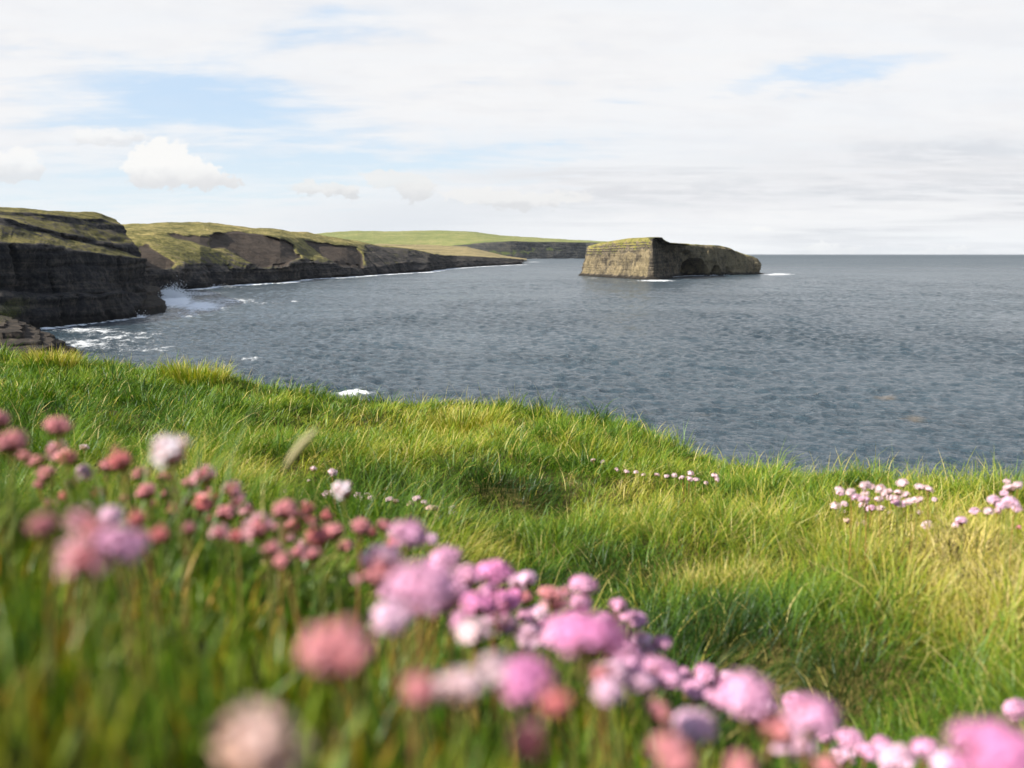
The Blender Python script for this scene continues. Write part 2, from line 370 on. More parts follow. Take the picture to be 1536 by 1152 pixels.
def ground(x, y):
    """height of the soil relative to the camera"""
    x = np.asarray(x, float); y = np.asarray(y, float)
    r = np.hypot(x, y); az = np.arctan2(x, y)
    sc = np.minimum(1, 1.5 / np.maximum(r, 1e-6))
    bk = bank_terms(np.clip(x * sc, -.8, .65), np.clip(y * sc, -.1, 1.25)) @ bank_c
    pl = plateau(x, y) + 0.075 * n2(x, y, 0.52, 3.1, 2) + 0.07 * n2(x, y, 1.5, 8.2, 2) + 0.022 * n2(x, y, 0.19, 5.2, 2)
    for hx, hy, hsx, hsy, hd_ in ((0.44, 1.80, .36, .36, .25), (-0.15, 3.75, .80, .36, .20), (-1.15, 6.0, .8, .5, .22), (0.25, 2.75, .5, .3, .10)):
        pl = pl - hd_ * np.exp(-((x - hx) / hsx) ** 2 - ((y - hy) / hsy) ** 2)      # the hollows between the tussocks
    r0 = np.interp(az, [-1.2, -.6, -.2, .1, .35, .7], [1.0, 1.02, 1.05, .98, .82, .7])
    k = sstep(r0, r0 + 0.62, r)
    # behind the camera the bank runs on at about the same level
    bk = np.where(y < 0, np.minimum(bk, -0.17 - 0.25 * np.clip(x, -.5, 2)), bk)
    z = bk * (1 - k) + pl * k + 0.012 * n2(x, y, 0.16, 1.0, 2)
    e = edge_r(az) * (1 + 0.03 * n2(x, y, 0.9, 5.5, 2))
    tt = np.maximum(0, r - e)
    z = z - np.where(tt < 1.6, 0.42 * tt ** 2, 1.075 + 3.2 * (tt - 1.6))
    return np.maximum(z, -CAMZ - 4)

nr, na = 260, 420
az = np.linspace(-math.pi, math.pi, na, endpoint=False)
rr = np.concatenate([np.linspace(0.0, 1.5, 60), 1.5 * (46 / 1.5) ** np.linspace(0, 1, nr - 60)[1:]])
Rg, Ag = np.meshgrid(rr, az, indexing='ij')
GX, GY = Rg * np.sin(Ag), Rg * np.cos(Ag)
GZ = ground(GX, GY) + CAMZ
cl_n = sstep(0, 3, np.maximum(0, Rg - edge_r(Ag)))
GZ += cl_n * 0.6 * fbm(np.stack([GX, GY, GZ], -1) / 2.0, 4)
me = grid_mesh('ground', np.stack([GX, GY, GZ], -1)[:, ::-1], closed=True)
mat, t, out = new_mat('turf_soil')
tcn = t.node('ShaderNodeTexCoord').outputs['Object']
n1 = t.noise(tcn, 9.0, 6, 0.65); n2_ = t.noise(tcn, 70.0, 4, 0.6)
gn = t.node('ShaderNodeNewGeometry'); sz = t.node('ShaderNodeSeparateXYZ'); t.l.new(gn.outputs['Normal'], sz.inputs[0])
col = t.ramp(t.add(t.mul(n1, 0.6), t.mul(n2_, 0.4)), [(0.3, (0.030, 0.036, 0.010)), (0.5, (0.07, 0.065, 0.018)), (0.7, (0.16, 0.12, 0.045))])
rockc = t.ramp(n1, [(0.3, (0.03, 0.03, 0.03)), (0.7, (0.10, 0.09, 0.08))])
col = t.mix(t.ss(sz.outputs[2], 0.62, 0.42), col, rockc)
principled(t, out, col, 0.95, t.bump(t.add(n1, n2_), 0.6, 0.02), 0.1)
tag(link('ground', me, mat), kind='structure')

# ------------------------------------------------------------------ grass
def yellow_field(x, y):
    """how straw coloured the sward is: dry on the right hand bank and on the crests, green in the hollows, with shade added to the green"""
    P = np.stack([x, y, ground(x, y) + CAMZ + 0.08], -1); px, py, _ = project(P)
    g = lambda a, b, sx_, sy_: np.exp(-((px - a) / sx_) ** 2 - ((py - b) / sy_) ** 2)
    v = (0.27 + 0.47 * g(1450, 850, 210, 100) + 0.22 * g(1250, 770, 240, 50) + 0.22 * g(1060, 790, 70, 40) + 0.28 * g(1490, 900, 130, 80) + 0.22 * g(1500, 760, 150, 60)
         + 0.35 * g(690, 615, 70, 26) + 0.30 * g(960, 730, 130, 50) + 0.25 * g(650, 660, 160, 28) + 0.50 * g(720, 810, 80, 30) + 0.35 * g(330, 690, 170, 26)
         + 0.30 * g(300, 545, 60, 24) + 0.30 * g(75, 520, 50, 22) + 0.18 * g(560, 625, 200, 20)
         - 0.40 * g(720, 720, 180, 45) - 0.45 * g(1090, 980, 190, 95) - 0.22 * g(1400, 1060, 200, 70) - 0.20 * g(150, 600, 260, 40) - 0.22 * g(900, 830, 120, 40) - 0.2 * g(1250, 1010, 180, 60))  # minus terms: deeper green plus the hollows' shade put into the palette
    return v + 0.42 * n2(x, y, 0.45, 21.0, 3) + 0.22 * n2(x, y, 0.14, 33.0, 2)

PAL = np.array([(0.018, 0.050, 0.005), (0.050, 0.118, 0.008), (0.115, 0.205, 0.011), (0.245, 0.290, 0.020), (0.47, 0.39, 0.070), (0.60, 0.49, 0.20)])
def palette(v):
    v = np.clip(v, 0, 0.999) * (len(PAL) - 1); i = v.astype(int); f = (v - i)[:, None]
    return PAL[i] * (1 - f) + PAL[i + 1] * f

def clump(x, y, size, seed):
    """nearest clump centre of a jittered grid: offset to it and random numbers of the clump"""
    ix, iy = np.floor(x / size).astype(np.int64), np.floor(y / size).astype(np.int64)
    best = np.full(len(x), 1e9); bx = np.zeros(len(x)); by = np.zeros(len(x)); bh = np.zeros(len(x), np.int64)
    for dx in (-1, 0, 1):
        for dy in (-1, 0, 1):
            cx_, cy_ = ix + dx, iy + dy
            h = ((cx_ * 73856093) ^ (cy_ * 19349663) ^ seed) & 0xFFFFF
            h = (h * 2654435761) & 0xFFFFFF
            jx = (cx_ + (h & 1023) / 1023.0) * size; jy = (cy_ + ((h >> 10) & 1023) / 1023.0) * size
            d = (jx - x) ** 2 + (jy - y) ** 2
            m_ = d < best
            best = np.where(m_, d, best); bx = np.where(m_, jx, bx); by = np.where(m_, jy, by); bh = np.where(m_, h, bh)
    return x - bx, y - by, (bh % 997) / 997.0, (bh % 613) / 613.0, (bh % 331) / 331.0

def blades(x, y, z, L, ang, b0, b1, w, col, tipcol, twist, levels=3):
    """tapered, bending grass blades as one vertex and face list"""
    n = len(x); s = np.linspace(0, 1, levels + 1)
    dx, dy = np.cos(ang), np.sin(ang)
    pos = np.zeros((n, levels + 1, 3)); pos[:, 0] = np.stack([x, y, z], -1)
    for k in range(1, levels + 1):
        ph = b0 + (b1 - b0) * ((s[k] + s[k - 1]) / 2) ** 1.2
        dl = L * (s[k] - s[k - 1])
        pos[:, k, 0] = pos[:, k - 1, 0] + dl * np.sin(ph) * dx
        pos[:, k, 1] = pos[:, k - 1, 1] + dl * np.sin(ph) * dy
        pos[:, k, 2] = pos[:, k - 1, 2] + dl * np.cos(ph)
    a2 = ang + math.pi / 2 + twist
    side = np.stack([np.cos(a2), np.sin(a2), np.zeros(n)], -1)
    nv = 2 * levels + 1
    Vv = np.zeros((n, nv, 3)); Cc = np.zeros((n, nv, 3))
    prof = [0.75, 1.0, 0.72, 0.4, 0.25]
    for k in range(levels):
        hw = (w * prof[k] / 2)[:, None] * side
        Vv[:, 2 * k] = pos[:, k] - hw; Vv[:, 2 * k + 1] = pos[:, k] + hw
        cc = col * (1 - s[k] ** 1.5) + tipcol * s[k] ** 1.5
        Cc[:, 2 * k] = cc; Cc[:, 2 * k + 1] = cc
    Vv[:, -1] = pos[:, -1]; Cc[:, -1] = tipcol
    base = (np.arange(n) * nv)[:, None]
    pat = []
    for k in range(levels - 1): pat += [2 * k, 2 * k + 1, 2 * k + 3, 2 * k + 2]
    pat += [2 * levels - 2, 2 * levels - 1, 2 * levels]
    lp = (base + np.array(pat)[None]).ravel()
    tot = np.tile(np.array([4] * (levels - 1) + [3]), n)
    return Vv.reshape(-1, 3), Cc.reshape(-1, 3), lp, tot

def merge(parts):
    Vs, Cs, Ls, Ts, o = [], [], [], [], 0
    for V_, C_, l_, t_ in parts:
        Vs.append(V_); Cs.append(C_); Ls.append(l_ + o); Ts.append(t_); o += len(V_)
    V_, C_, l_, t_ = np.concatenate(Vs), np.concatenate(Cs), np.concatenate(Ls), np.concatenate(Ts)
    return V_, C_, l_, np.concatenate([[0], np.cumsum(t_)[:-1]]), t_

def scatter(n, r0, r1, power, amax=0.72):
    """random points in the view sector; density falls with distance as r^-power"""
    u = rng.random(n); p = 2 - power
    r = (r0 ** p + u * (r1 ** p - r0 ** p)) ** (1 / p)
    a = rng.uniform(-amax, amax, n)
    return r * np.sin(a), r * np.cos(a), r, a

gm, t, out = new_mat('grass_blade')
cola = t.attr('Col', 'Color')
dif = t.node('ShaderNodeBsdfDiffuse'); t.l.new(cola, dif.inputs[0])
tr = t.node('ShaderNodeBsdfTranslucent')
hs = t.node('ShaderNodeHueSaturation'); hs.inputs['Saturation'].default_value = 1.15; hs.inputs['Value'].default_value = 1.25; t.l.new(cola, hs.inputs['Color'])
t.l.new(hs.outputs[0], tr.inputs[0])
gl = t.node('ShaderNodeBsdfGlossy'); gl.inputs['Roughness'].default_value = 0.45; gl.inputs[0].default_value = (0.9, 0.95, 1, 1)
m1 = t.node('ShaderNodeMixShader'); m1.inputs[0].default_value = 0.27; t.l.new(dif.outputs[0], m1.inputs[1]); t.l.new(tr.outputs[0], m1.inputs[2])
m2 = t.node('ShaderNodeMixShader'); m2.inputs[0].default_value = 0.02; t.l.new(m1.outputs[0], m2.inputs[1]); t.l.new(gl.outputs[0], m2.inputs[2])
t.l.new(m2.outputs[0], out.inputs[0])

parts = []
# --- sward of the middle distance
x, y, r, a = scatter(480000, 1.0, 12.5, 1.12)
keep = r < edge_r(a) + 1.1
x, y, r, a = x[keep], y[keep], r[keep], a[keep]
n = len(x)
ox, oy, h1, h2, h3 = clump(x, y, 0.20, 91)
qx, qy, g1, g2, g3 = clump(x, y, 0.62, 17)
yl = yellow_field(x, y)
wind = 0.55 + 1.5 * n2(x, y, 1.3, 41.0, 2)
dirx = np.cos(wind) * 0.40 + ox / 0.20 * 1.0 + qx / 0.62 * 0.8 + rng.normal(0, .65, n) + (h1 - .5) * 0.9
diry = np.sin(wind) * 0.25 + oy / 0.20 * 1.0 + qy / 0.62 * 0.8 + rng.normal(0, .65, n) + (h2 - .5) * 0.9
ang = np.arctan2(diry, dirx)
bare = sstep(0.55, 1.0, yl)
L = (0.068 + 0.110 * h3 + 0.08 * g1) * rng.uniform(0.55, 1.25, n) * (1 - 0.30 * bare) * (0.66 + 0.62 * np.exp(-(ox ** 2 + oy ** 2) / 0.07 ** 2)) * (0.70 + 0.55 * np.exp(-(qx ** 2 + qy ** 2) / 0.20 ** 2))
b0 = rng.uniform(0.0, 0.75, n); b1 = b0 + rng.uniform(0.6, 1.8, n) * (0.7 + 0.8 * h1)
w = np.maximum(0.0019, 0.00064 * r) * rng.uniform(0.7, 1.35, n)
v = 0.10 + 0.70 * yl + 0.22 * (h2 - .5) + rng.normal(0, 0.10, n) + rng.normal(0, 0.12, n) * (yl > 0.45)
dry = rng.random(n) < (0.035 + 0.16 * np.clip(yl - 0.3, 0, 1))
v = np.where(dry, rng.uniform(0.72, 1.0, n), v)
col = palette(v) * rng.uniform(0.6, 1.25, n)[:, None]; tip = palette(v + rng.uniform(0.02, 0.18, n))
parts.append(blades(x, y, ground(x, y) + CAMZ - 0.01, L, ang, b0, b1, w, col, tip, rng.normal(0, .6, n)))
# --- extra long wisps leaning over, and straw lying in the dry places
x, y, r, a = scatter(15000, 1.2, 11.5, 1.2)
keep = (r < edge_r(a) + 0.5); x, y, r, a = x[keep], y[keep], r[keep], a[keep]; n = len(x)
yl = yellow_field(x, y)
ang = rng.uniform(0, 2 * math.pi, n); L = rng.uniform(0.08, 0.19, n); b0 = rng.uniform(0.1, 0.7, n); b1 = b0 + rng.uniform(0.4, 1.5, n)
v = np.where(rng.random(n) < 0.35 + 0.5 * np.clip(yl, 0, 1), rng.uniform(0.6, 1.0, n), 0.2 + 0.5 * yl)
parts.append(blades(x, y, ground(x, y) + CAMZ - 0.01, L, ang, b0, b1, np.maximum(0.0016, 0.00055 * r) * rng.uniform(.7, 1.2, n), palette(v), palette(v + 0.12), rng.normal(0, .8, n)))
# --- the flowering bank close to the lens: upright blades and narrow thrift leaves
x, y, r, a = scatter(19000, 0.20, 1.55, 0.25, 0.85)
n = len(x)
ox, oy, h1, h2, h3 = clump(x, y, 0.07, 55)
yl = 0.42 + 0.45 * n2(x, y, 0.18, 61.0, 2) + 0.35 * (h1 - 0.5)
ang = np.arctan2(oy / 0.07 + rng.normal(0, .6, n), ox / 0.07 + rng.normal(0, .6, n))
L = rng.uniform(0.035, 0.082, n) * (0.75 + 0.45 * h2) * np.clip(r / 0.42, 0.55, 1)
b0 = rng.uniform(0, 0.35, n); b1 = b0 + rng.uniform(0.1, 0.9, n)
v = 0.05 + 0.7 * yl + rng.normal(0, 0.08, n); og = rng.random(n) < 0.10
bp_ = np.stack([x, y, ground(x, y) + CAMZ + L * 0.8], -1); qpx, qpy, bdp = project(bp_)
keepb = np.ones(n, bool)
for f in FLOW:            # turf is thinner right in front of a flower head
    if not f['far']: keepb &= ~((np.abs(qpx - f['px']) < f['dm'] * 0.55) & (qpy < f['py'] + f['dm'] * 0.35) & (bdp < f['d']) & (bdp > f['d'] - 0.5) & (rng.random(n) < 0.9))
col = palette(v); col[og] = np.array([0.42, 0.24, 0.03]) * rng.uniform(.7, 1.2, (og.sum(), 1))
tip = palette(v + 0.1); tip[og] = col[og] * 1.1
wb = rng.uniform(0.0016, 0.0034, n)
x, y, L, ang, b0, b1, wb, col, tip = (q[keepb] for q in (x, y, L, ang, b0, b1, wb, col, tip)); n = len(x)
parts.append(blades(x, y, ground(x, y) + CAMZ - 0.008, L, ang, b0, b1, wb, col, tip, rng.normal(0, .7, n)))
# --- the same turf to the sides of the view, thinner
n = 60000
r = np.sqrt(rng.uniform(0.3 ** 2, 6.0 ** 2, n)); a = rng.uniform(0.70, 1.5, n) * np.where(rng.random(n) < .5, -1, 1)
keep = r < edge_r(a) + 0.8; r, a = r[keep], a[keep]; n = len(r); x, y = r * np.sin(a), r * np.cos(a)
v = 0.34 + 0.30 * n2(x, y, 0.45, 21.0, 3) + rng.normal(0, 0.12, n); b0 = rng.uniform(0, .7, n)
parts.append(blades(x, y, ground(x, y) + CAMZ - 0.01, rng.uniform(0.06, 0.22, n), rng.uniform(0, 6.28, n), b0, b0 + rng.uniform(.5, 1.8, n), rng.uniform(0.003, 0.006, n), palette(v), palette(v + .12), rng.normal(0, .7, n)))
# --- thin seed stalks along the cliff edge
n = 420
a = rng.uniform(-0.62, 0.62, n); r = edge_r(a) + rng.uniform(-0.7, 0.35, n); x, y = r * np.sin(a), r * np.cos(a)
v = rng.uniform(0.55, 0.95, n)
parts.append(blades(x, y, ground(x, y) + CAMZ, rng.uniform(0.10, 0.24, n), rng.uniform(0, 6.28, n), rng.uniform(0, .3, n), rng.uniform(.3, .9, n), np.full(n, 0.0026), palette(v), palette(v + .1), rng.normal(0, 1, n)))
V_, C_, l_, st, tt = merge(parts)
me = mesh_raw('grass', V_, l_, st, tt, True); attr_c(me, 'Col', C_)
tag(link('grass', me, gm), kind='stuff')

# --- single tussocks that stand out on the skyline
def tussock(px, py, d, nb, spread, Lr, vr, label, lean=0.0):
    c_ = at(px, py, d); cx_, cy_ = c_[0], c_[1]
    q = np.clip(rng.normal(0, spread, (nb, 2)), -1.7 * spread, 1.7 * spread); x, y = cx_ + q[:, 0], cy_ + q[:, 1] * 0.7
    ang = np.arctan2(q[:, 1], q[:, 0] + lean) + rng.normal(0, .5, nb)
    b0 = rng.uniform(0, .35, nb); b1 = b0 + rng.uniform(.2, 1.3, nb)
    v = rng.uniform(*vr, nb)
    z0 = float(ground(np.array([cx_]), np.array([cy_]))[0]) + CAMZ
    V_, C_, l_, st, tt = merge([blades(x - cx_, y - cy_, ground(x, y) + CAMZ - 0.02 - z0, rng.uniform(*Lr, nb), ang, b0, b1, np.maximum(.002, .0007 * d) * rng.uniform(.7, 1.2, nb), palette(v), palette(v + .15), rng.normal(0, .6, nb))])
    me = mesh_raw('grass_tussock', V_, l_, st, tt, True); attr_c(me, 'Col', C_)
    o = link('grass_tussock', me, gm); o.location = (cx_, cy_, z0)
    tag(o, label, 'tussock', 'tussocks on the grassy cliff edge')
tussock(78, 540, 8.6, 620, 0.115, (0.12, 0.26), (0.35, 0.95), 'straw yellow grass tussock on the cliff edge below the dark headland')
tussock(292, 562, 8.0, 700, 0.125, (0.12, 0.28), (0.28, 0.8), 'pale yellow green grass tussock sticking up against the sea near the foam streaks')
tussock(690, 622, 6.3, 800, 0.15, (0.09, 0.20), (0.28, 0.80), 'broad ochre grass tussock at the middle of the grassy skyline')
tussock(905, 660, 5.4, 800, 0.11, (0.09, 0.20), (0.2, 0.7), 'green grass tussock on the skyline straight below the rocky island', 0.1)
tussock(1062, 800, 2.75, 1100, 0.10, (0.06, 0.13), (0.5, 0.95), 'bleached straw tussock in a bare spot of the green slope')

# the pale blurred blade that stands up out of the bank
def ribbon(name, pts, width, mat_):
    pts = np.array(pts); n = len(pts); V_ = []; f_ = []
    for k, p in enumerate(pts):
        d = pts[min(k + 1, n - 1)] - pts[max(k - 1, 0)]; d /= np.linalg.norm(d)
        s_ = np.cross(d, np.array([0.15, 1, 0.1])); s_ /= np.linalg.norm(s_); nn = np.cross(s_, d)
        w_ = width * math.sin(math.pi * (0.12 + 0.84 * k / (n - 1))) / 2
        V_ += [p - s_ * w_, p + nn * w_ * 0.35, p + s_ * w_, p - nn * w_ * 0.25]
        if k:
            b = 4 * (k - 1)
            for j in range(4): f_.append((b + j, b + (j + 1) % 4, b + 4 + (j + 1) % 4, b + 4 + j))
    f_ += [(3, 2, 1, 0), tuple(4 * (n - 1) + j for j in range(4))]
    return mesh_faces(name, V_, f_, True)
bm_, t, out = new_mat('bleached_blade')
nb_ = t.noise(t.node('ShaderNodeTexCoord').outputs['Object'], 220.0, 3)
principled(t, out, t.ramp(nb_, [(0.3, (0.30, 0.27, 0.14)), (0.7, (0.44, 0.40, 0.24))]), 0.7)
root = at(405, 770, 0.98); root[2] = float(ground(root[:1], root[1:2])[0]) + CAMZ
kn = at(428, 700, 0.80); top = at(478, 642, 0.72)
ctr = [root + (kn - root) * q for q in np.linspace(0, 1, 4)]
bl = bpy.data.objects.new('dry_grass_blade', None); COL.objects.link(bl); bl.location = Vector(root)
tag(bl, 'pale bleached grass blade leaning up alone out of the bank', 'grass blade')
rr_ = np.array(root)
s1 = link('stalk', ribbon('stalk', [p - rr_ for p in ctr], 0.0016, bm_), bm_, bl)
s2 = link('leaf_blade', ribbon('leaf_blade', [kn - rr_ + (top - kn) * q + np.array([0, 0, 0.002]) * math.sin(q * 3.1) for q in np.linspace(0, 1, 7)], 0.0068, bm_), bm_, bl)

# ------------------------------------------------------------------ thrift
def petal_mat(name, tint, rough=0.6):
    m_, t, out = new_mat(name)
    cola = t.attr('Col', 'Color')
    mm = t.node('ShaderNodeMix', data_type='RGBA', blend_type='MULTIPLY'); mm.inputs[0].default_value = 1
    t.l.new(cola, mm.inputs[6]); mm.inputs[7].default_value = (*tint, 1)
    d = t.node('ShaderNodeBsdfDiffuse'); tr = t.node('ShaderNodeBsdfTranslucent')
    t.l.new(mm.outputs[2], d.inputs[0]); t.l.new(mm.outputs[2], tr.inputs[0])
    x_ = t.node('ShaderNodeMixShader'); x_.inputs[0].default_value = 0.2
    t.l.new(d.outputs[0], x_.inputs[1]); t.l.new(tr.outputs[0], x_.inputs[2]); t.l.new(x_.outputs[0], out.inputs[0])
    return m_
PM = petal_mat('thrift_petal', (1, 1, 1))
stm, t, out = new_mat('thrift_stem')
oi = t.node('ShaderNodeObjectInfo').outputs['Random']
principled(t, out, t.ramp(oi, [(0.0, (0.12, 0.16, 0.03)), (0.5, (0.20, 0.20, 0.05)), (0.8, (0.26, 0.16, 0.05)), (1.0, (0.22, 0.07, 0.03))]), 0.6)
brm, t, out = new_mat('thrift_bract')
nb_ = t.noise(t.node('ShaderNodeTexCoord').outputs['Object'], 600.0, 3)
principled(t, out, t.ramp(nb_, [(0.3, (0.09, 0.045, 0.020)), (0.7, (0.26, 0.14, 0.065))]), 0.8)

LOOK = {  # petal colour, bud colour, share of open florets, words
 'b': ((0.86, 0.47, 0.54), (0.66, 0.24, 0.25), 0.14, 'salmon thrift bud'),
 'r': ((0.76, 0.34, 0.36), (0.68, 0.20, 0.20), 0.05, 'reddish thrift bud'),
 'h': ((0.93, 0.78, 0.84), (0.76, 0.33, 0.28), 0.45, 'white tipped thrift bud'),
 'p': ((0.87, 0.47, 0.68), (0.62, 0.26, 0.28), 0.88, 'pink thrift flower'),
 'm': ((0.82, 0.33, 0.60), (0.62, 0.25, 0.32), 0.95, 'deep pink thrift flower'),
 'l': ((0.88, 0.58, 0.74), (0.62, 0.30, 0.32), 0.75, 'light pink thrift flower'),
 'w': ((0.86, 0.64, 0.68), (0.60, 0.36, 0.28), 0.78, 'pale pink thrift head'),
 's': ((0.80, 0.57, 0.50), (0.54, 0.32, 0.24), 0.50, 'straw pink thrift head'),
}
RH = 0.0108
def head_mesh(lk, var):
    pc, bc, opn, _ = LOOK[lk]; rg = np.random.default_rng(100 + var * 13 + ord(lk)); V_, f_, c_ = [], [], []
    pc, bc = np.array(pc), np.array(bc)
    def add(vs, fs, cs):
        o_ = len(V_); V_.extend(vs); c_.extend(cs); f_.extend([tuple(q + o_ for q in fc) for fc in fs])
    # core dome
    nu, nv = 10, 6; vs, fs = [], []
    for i in range(nv + 1):
        th = math.pi * i / nv
        for j in range(nu):
            vs.append((0.62 * RH * math.sin(th) * math.cos(6.283 * j / nu), 0.62 * RH * math.sin(th) * math.sin(6.283 * j / nu), 0.75 * RH + 0.62 * RH * math.cos(th)))
    for i in range(nv):
        for j in range(nu): fs.append((i * nu + j, i * nu + (j + 1) % nu, (i + 1) * nu + (j + 1) % nu, (i + 1) * nu + j))
    add(vs, fs, [bc * 0.9] * len(vs))
    N = 34
    for k in range(N):
        if rg.random() < 0.10: continue
        cz = 1 - (k + 0.5) / N * 1.28
        ph = k * 2.39996 + rg.normal(0, .18); sr = math.sqrt(max(0, 1 - cz * cz))
        d = Vector((sr * math.cos(ph), sr * math.sin(ph), cz)); d = (d + Vector(rg.normal(0, .10, 3))).normalized()
        base = Vector((0, 0, 0.75 * RH)) + d * 0.5 * RH
        u = d.orthogonal().normalized(); w_ = d.cross(u)
        sh = rg.uniform(0.62, 1.14)
        is_open = rg.random() < opn * (1.25 if cz > 0.25 else 0.65)
        ln = RH * rg.uniform(0.30, 0.80) * (1.0 if is_open else 0.82)
        # calyx / bud
        ring = [base + (u * math.cos(q) + w_ * math.sin(q)) * RH * 0.13 for q in np.linspace(0, 6.283, 6)[:-1]]
        mid = [base + d * ln * 0.55 + (u * math.cos(q) + w_ * math.sin(q)) * RH * 0.185 for q in np.linspace(0, 6.283, 6)[:-1]]
        tip_ = base + d * ln
        cc = bc * sh * (1 + rg.normal(0, .1)); ct = cc * 0.6 + pc * 0.4
        add(ring + mid + [tip_], [(i, (i + 1) % 5, 5 + (i + 1) % 5, 5 + i) for i in range(5)] + [(5 + i, 5 + (i + 1) % 5, 10) for i in range(5)], [cc] * 5 + [(cc + ct) / 2] * 5 + [ct])
        if is_open:
            c0_ = base + d * ln * 0.75; tw = rg.uniform(0, 1.2); flare = rg.uniform(0.55, 1.15)
            for p_ in range(5):
                q = tw + 1.2566 * p_; o1 = u * math.cos(q) + w_ * math.sin(q); o2 = o1.cross(d)
                pl_ = RH * rg.uniform(0.42, 0.62)
                a0 = c0_ + o1 * RH * 0.05
                m_ = c0_ + o1 * pl_ * 0.6 * flare + d * pl_ * 0.45
                e_ = c0_ + o1 * pl_ * 1.05 * flare + d * pl_ * (0.62 - 0.25 * flare)
                wv = RH * 0.15
                cp1 = np.clip(pc * sh * rg.uniform(0.92, 1.08), 0, 0.95)
                add([a0, m_ - o2 * wv, m_ + o2 * wv, e_ - o2 * wv * 0.75, e_ + o2 * wv * 0.75, e_ + o1 * wv * 0.35], [(0, 2, 1), (1, 2, 4, 3), (3, 4, 5)], [np.clip(cp1 * np.array([.95, .72, .85]), 0, 1), cp1, cp1, cp1, cp1, cp1])
    me = mesh_faces('flower_head', [tuple(q) for q in V_], f_, True); attr_c(me, 'Col', np.clip(np.array(c_), 0, 1)); me.materials.append(PM)
    return me
def bract_mesh():
    V_, f_ = [], []
    rg = np.random.default_rng(5)
    for ring_, (n_, rad, zt) in enumerate(((7, 0.72, 0.50), (8, 0.95, 0.80))):
        for k in range(n_):
            q = 6.283 * k / n_ + ring_ * 0.4; o1 = np.array([math.cos(q), math.sin(q), 0]); o2 = np.array([-math.sin(q), math.cos(q), 0])
            o_ = len(V_); w_ = RH * 0.34; z1 = RH * zt * rg.uniform(.85, 1.1)
            V_ += [o1 * RH * .10 + np.array([0, 0, -RH * .10]), o1 * RH * rad * .72 - o2 * w_ + np.array([0, 0, z1 * .35]), o1 * RH * rad * .72 + o2 * w_ + np.array([0, 0, z1 * .35]), o1 * RH * rad * 1.02 + np.array([0, 0, z1])]
            f_ += [(o_, o_ + 2, o_ + 1), (o_ + 1, o_ + 2, o_ + 3)]
    o_ = len(V_)  # sheath round the top of the stem
    for z_, r_ in ((0.02, 0.16), (-0.9, 0.14)):
        for k in range(6): V_.append(np.array([math.cos(1.047 * k) * r_ * RH, math.sin(1.047 * k) * r_ * RH, z_ * RH]))
    f_ += [(o_ + k, o_ + (k + 1) % 6, o_ + 6 + (k + 1) % 6, o_ + 6 + k) for k in range(6)]
    me = mesh_faces('bracts', V_, f_, True); me.materials.append(brm); return me
def stem_mesh(bend):
    V_, f_ = [], []
    for i in range(9):
        s_ = i / 8; bx_ = bend * math.sin(math.pi * s_)
        for k in range(6): V_.append((bx_ + 0.00115 * math.cos(1.047 * k) * (1.1 - .25 * s_), 0.00115 * math.sin(1.047 * k) * (1.1 - .25 * s_), s_))
        if i:
            b = 6 * (i - 1); f_ += [(b + k, b + (k + 1) % 6, b + 6 + (k + 1) % 6, b + 6 + k) for k in range(6)]
    me = mesh_faces('stem', V_, f_, True); me.materials.append(stm); return me
HEADS = {(lk, v): head_mesh(lk, v) for lk in LOOK for v in range(2)}
BR = bract_mesh(); STEMS = [stem_mesh(b) for b in (0.003, -0.004, 0.006)]
ORD = ['first', 'second', 'third', 'fourth', 'fifth', 'sixth', 'seventh', 'eighth', 'ninth', 'tenth', 'eleventh', 'twelfth']
for f in FLOW:
    if not f['far']:      # heads stand clear of the turf: those that would be drowned stand nearer and are smaller
        for _ in range(60):
            g_ = float(ground(np.array([f['P'][0]]), np.array([f['P'][1]]))[0]) + CAMZ
            if f['P'][2] - g_ > 0.098 or f['d'] < 0.3: break
            f['d'] *= 0.98; f['s'] *= 0.98; f['P'] = at(f['px'], f['py'], f['d'])
        f['s'] = max(f['s'], 0.6)
    P = Vector(f['P']); rs = np.clip(rng.normal(0, 1, 6), -1.6, 1.6)
    s = f['s'] * (1.0 if f['far'] else 1.0)
    gx, gy = P.x + rs[0] * 0.008, P.y + abs(rs[1]) * 0.008
    gz = float(ground(np.array([gx]), np.array([gy]))[0]) + CAMZ - 0.01
    if P.z - gz < 0.045: gz = P.z - 0.045
    if P.z - gz > 0.20: gz = P.z - 0.20 if f['far'] else gz
    base = Vector((gx, gy, gz)); axis = P - base
    if f['n'] == 1: lab = f"{LOOK[f['lk']][3]} {f['where']}"
    else: lab = f"{LOOK[f['lk']][3]}, {ORD[f['k']]} from the left {f['where']}"
    f['label'] = lab
    e = bpy.data.objects.new('thrift', None); COL.objects.link(e); e.empty_display_size = 0.01
    e.location = base; e.rotation_mode = 'QUATERNION'; e.rotation_quaternion = axis.to_track_quat('Z', 'Y')
    tag(e, lab, 'flower', 'thrift flowers in the clifftop grass')
    hl = axis.length - 0.8 * RH * s
    st_ = link('stem', random.choice(STEMS), None, e); st_.scale = (1, 1, hl)
    hd = link('flower_head', HEADS[(f['lk'], random.randrange(2))], None, e)
    hd.location = (0, 0, hl); hd.scale = (s * (1 + .10 * rs[5]), s * (1 - .08 * rs[5]), s * (0.88 if f['lk'] in 'brh' else 0.76)); hd.rotation_euler = (rs[2] * .2, rs[3] * .2, rs[4] * 3)
    br = link('bracts', BR, None, hd)

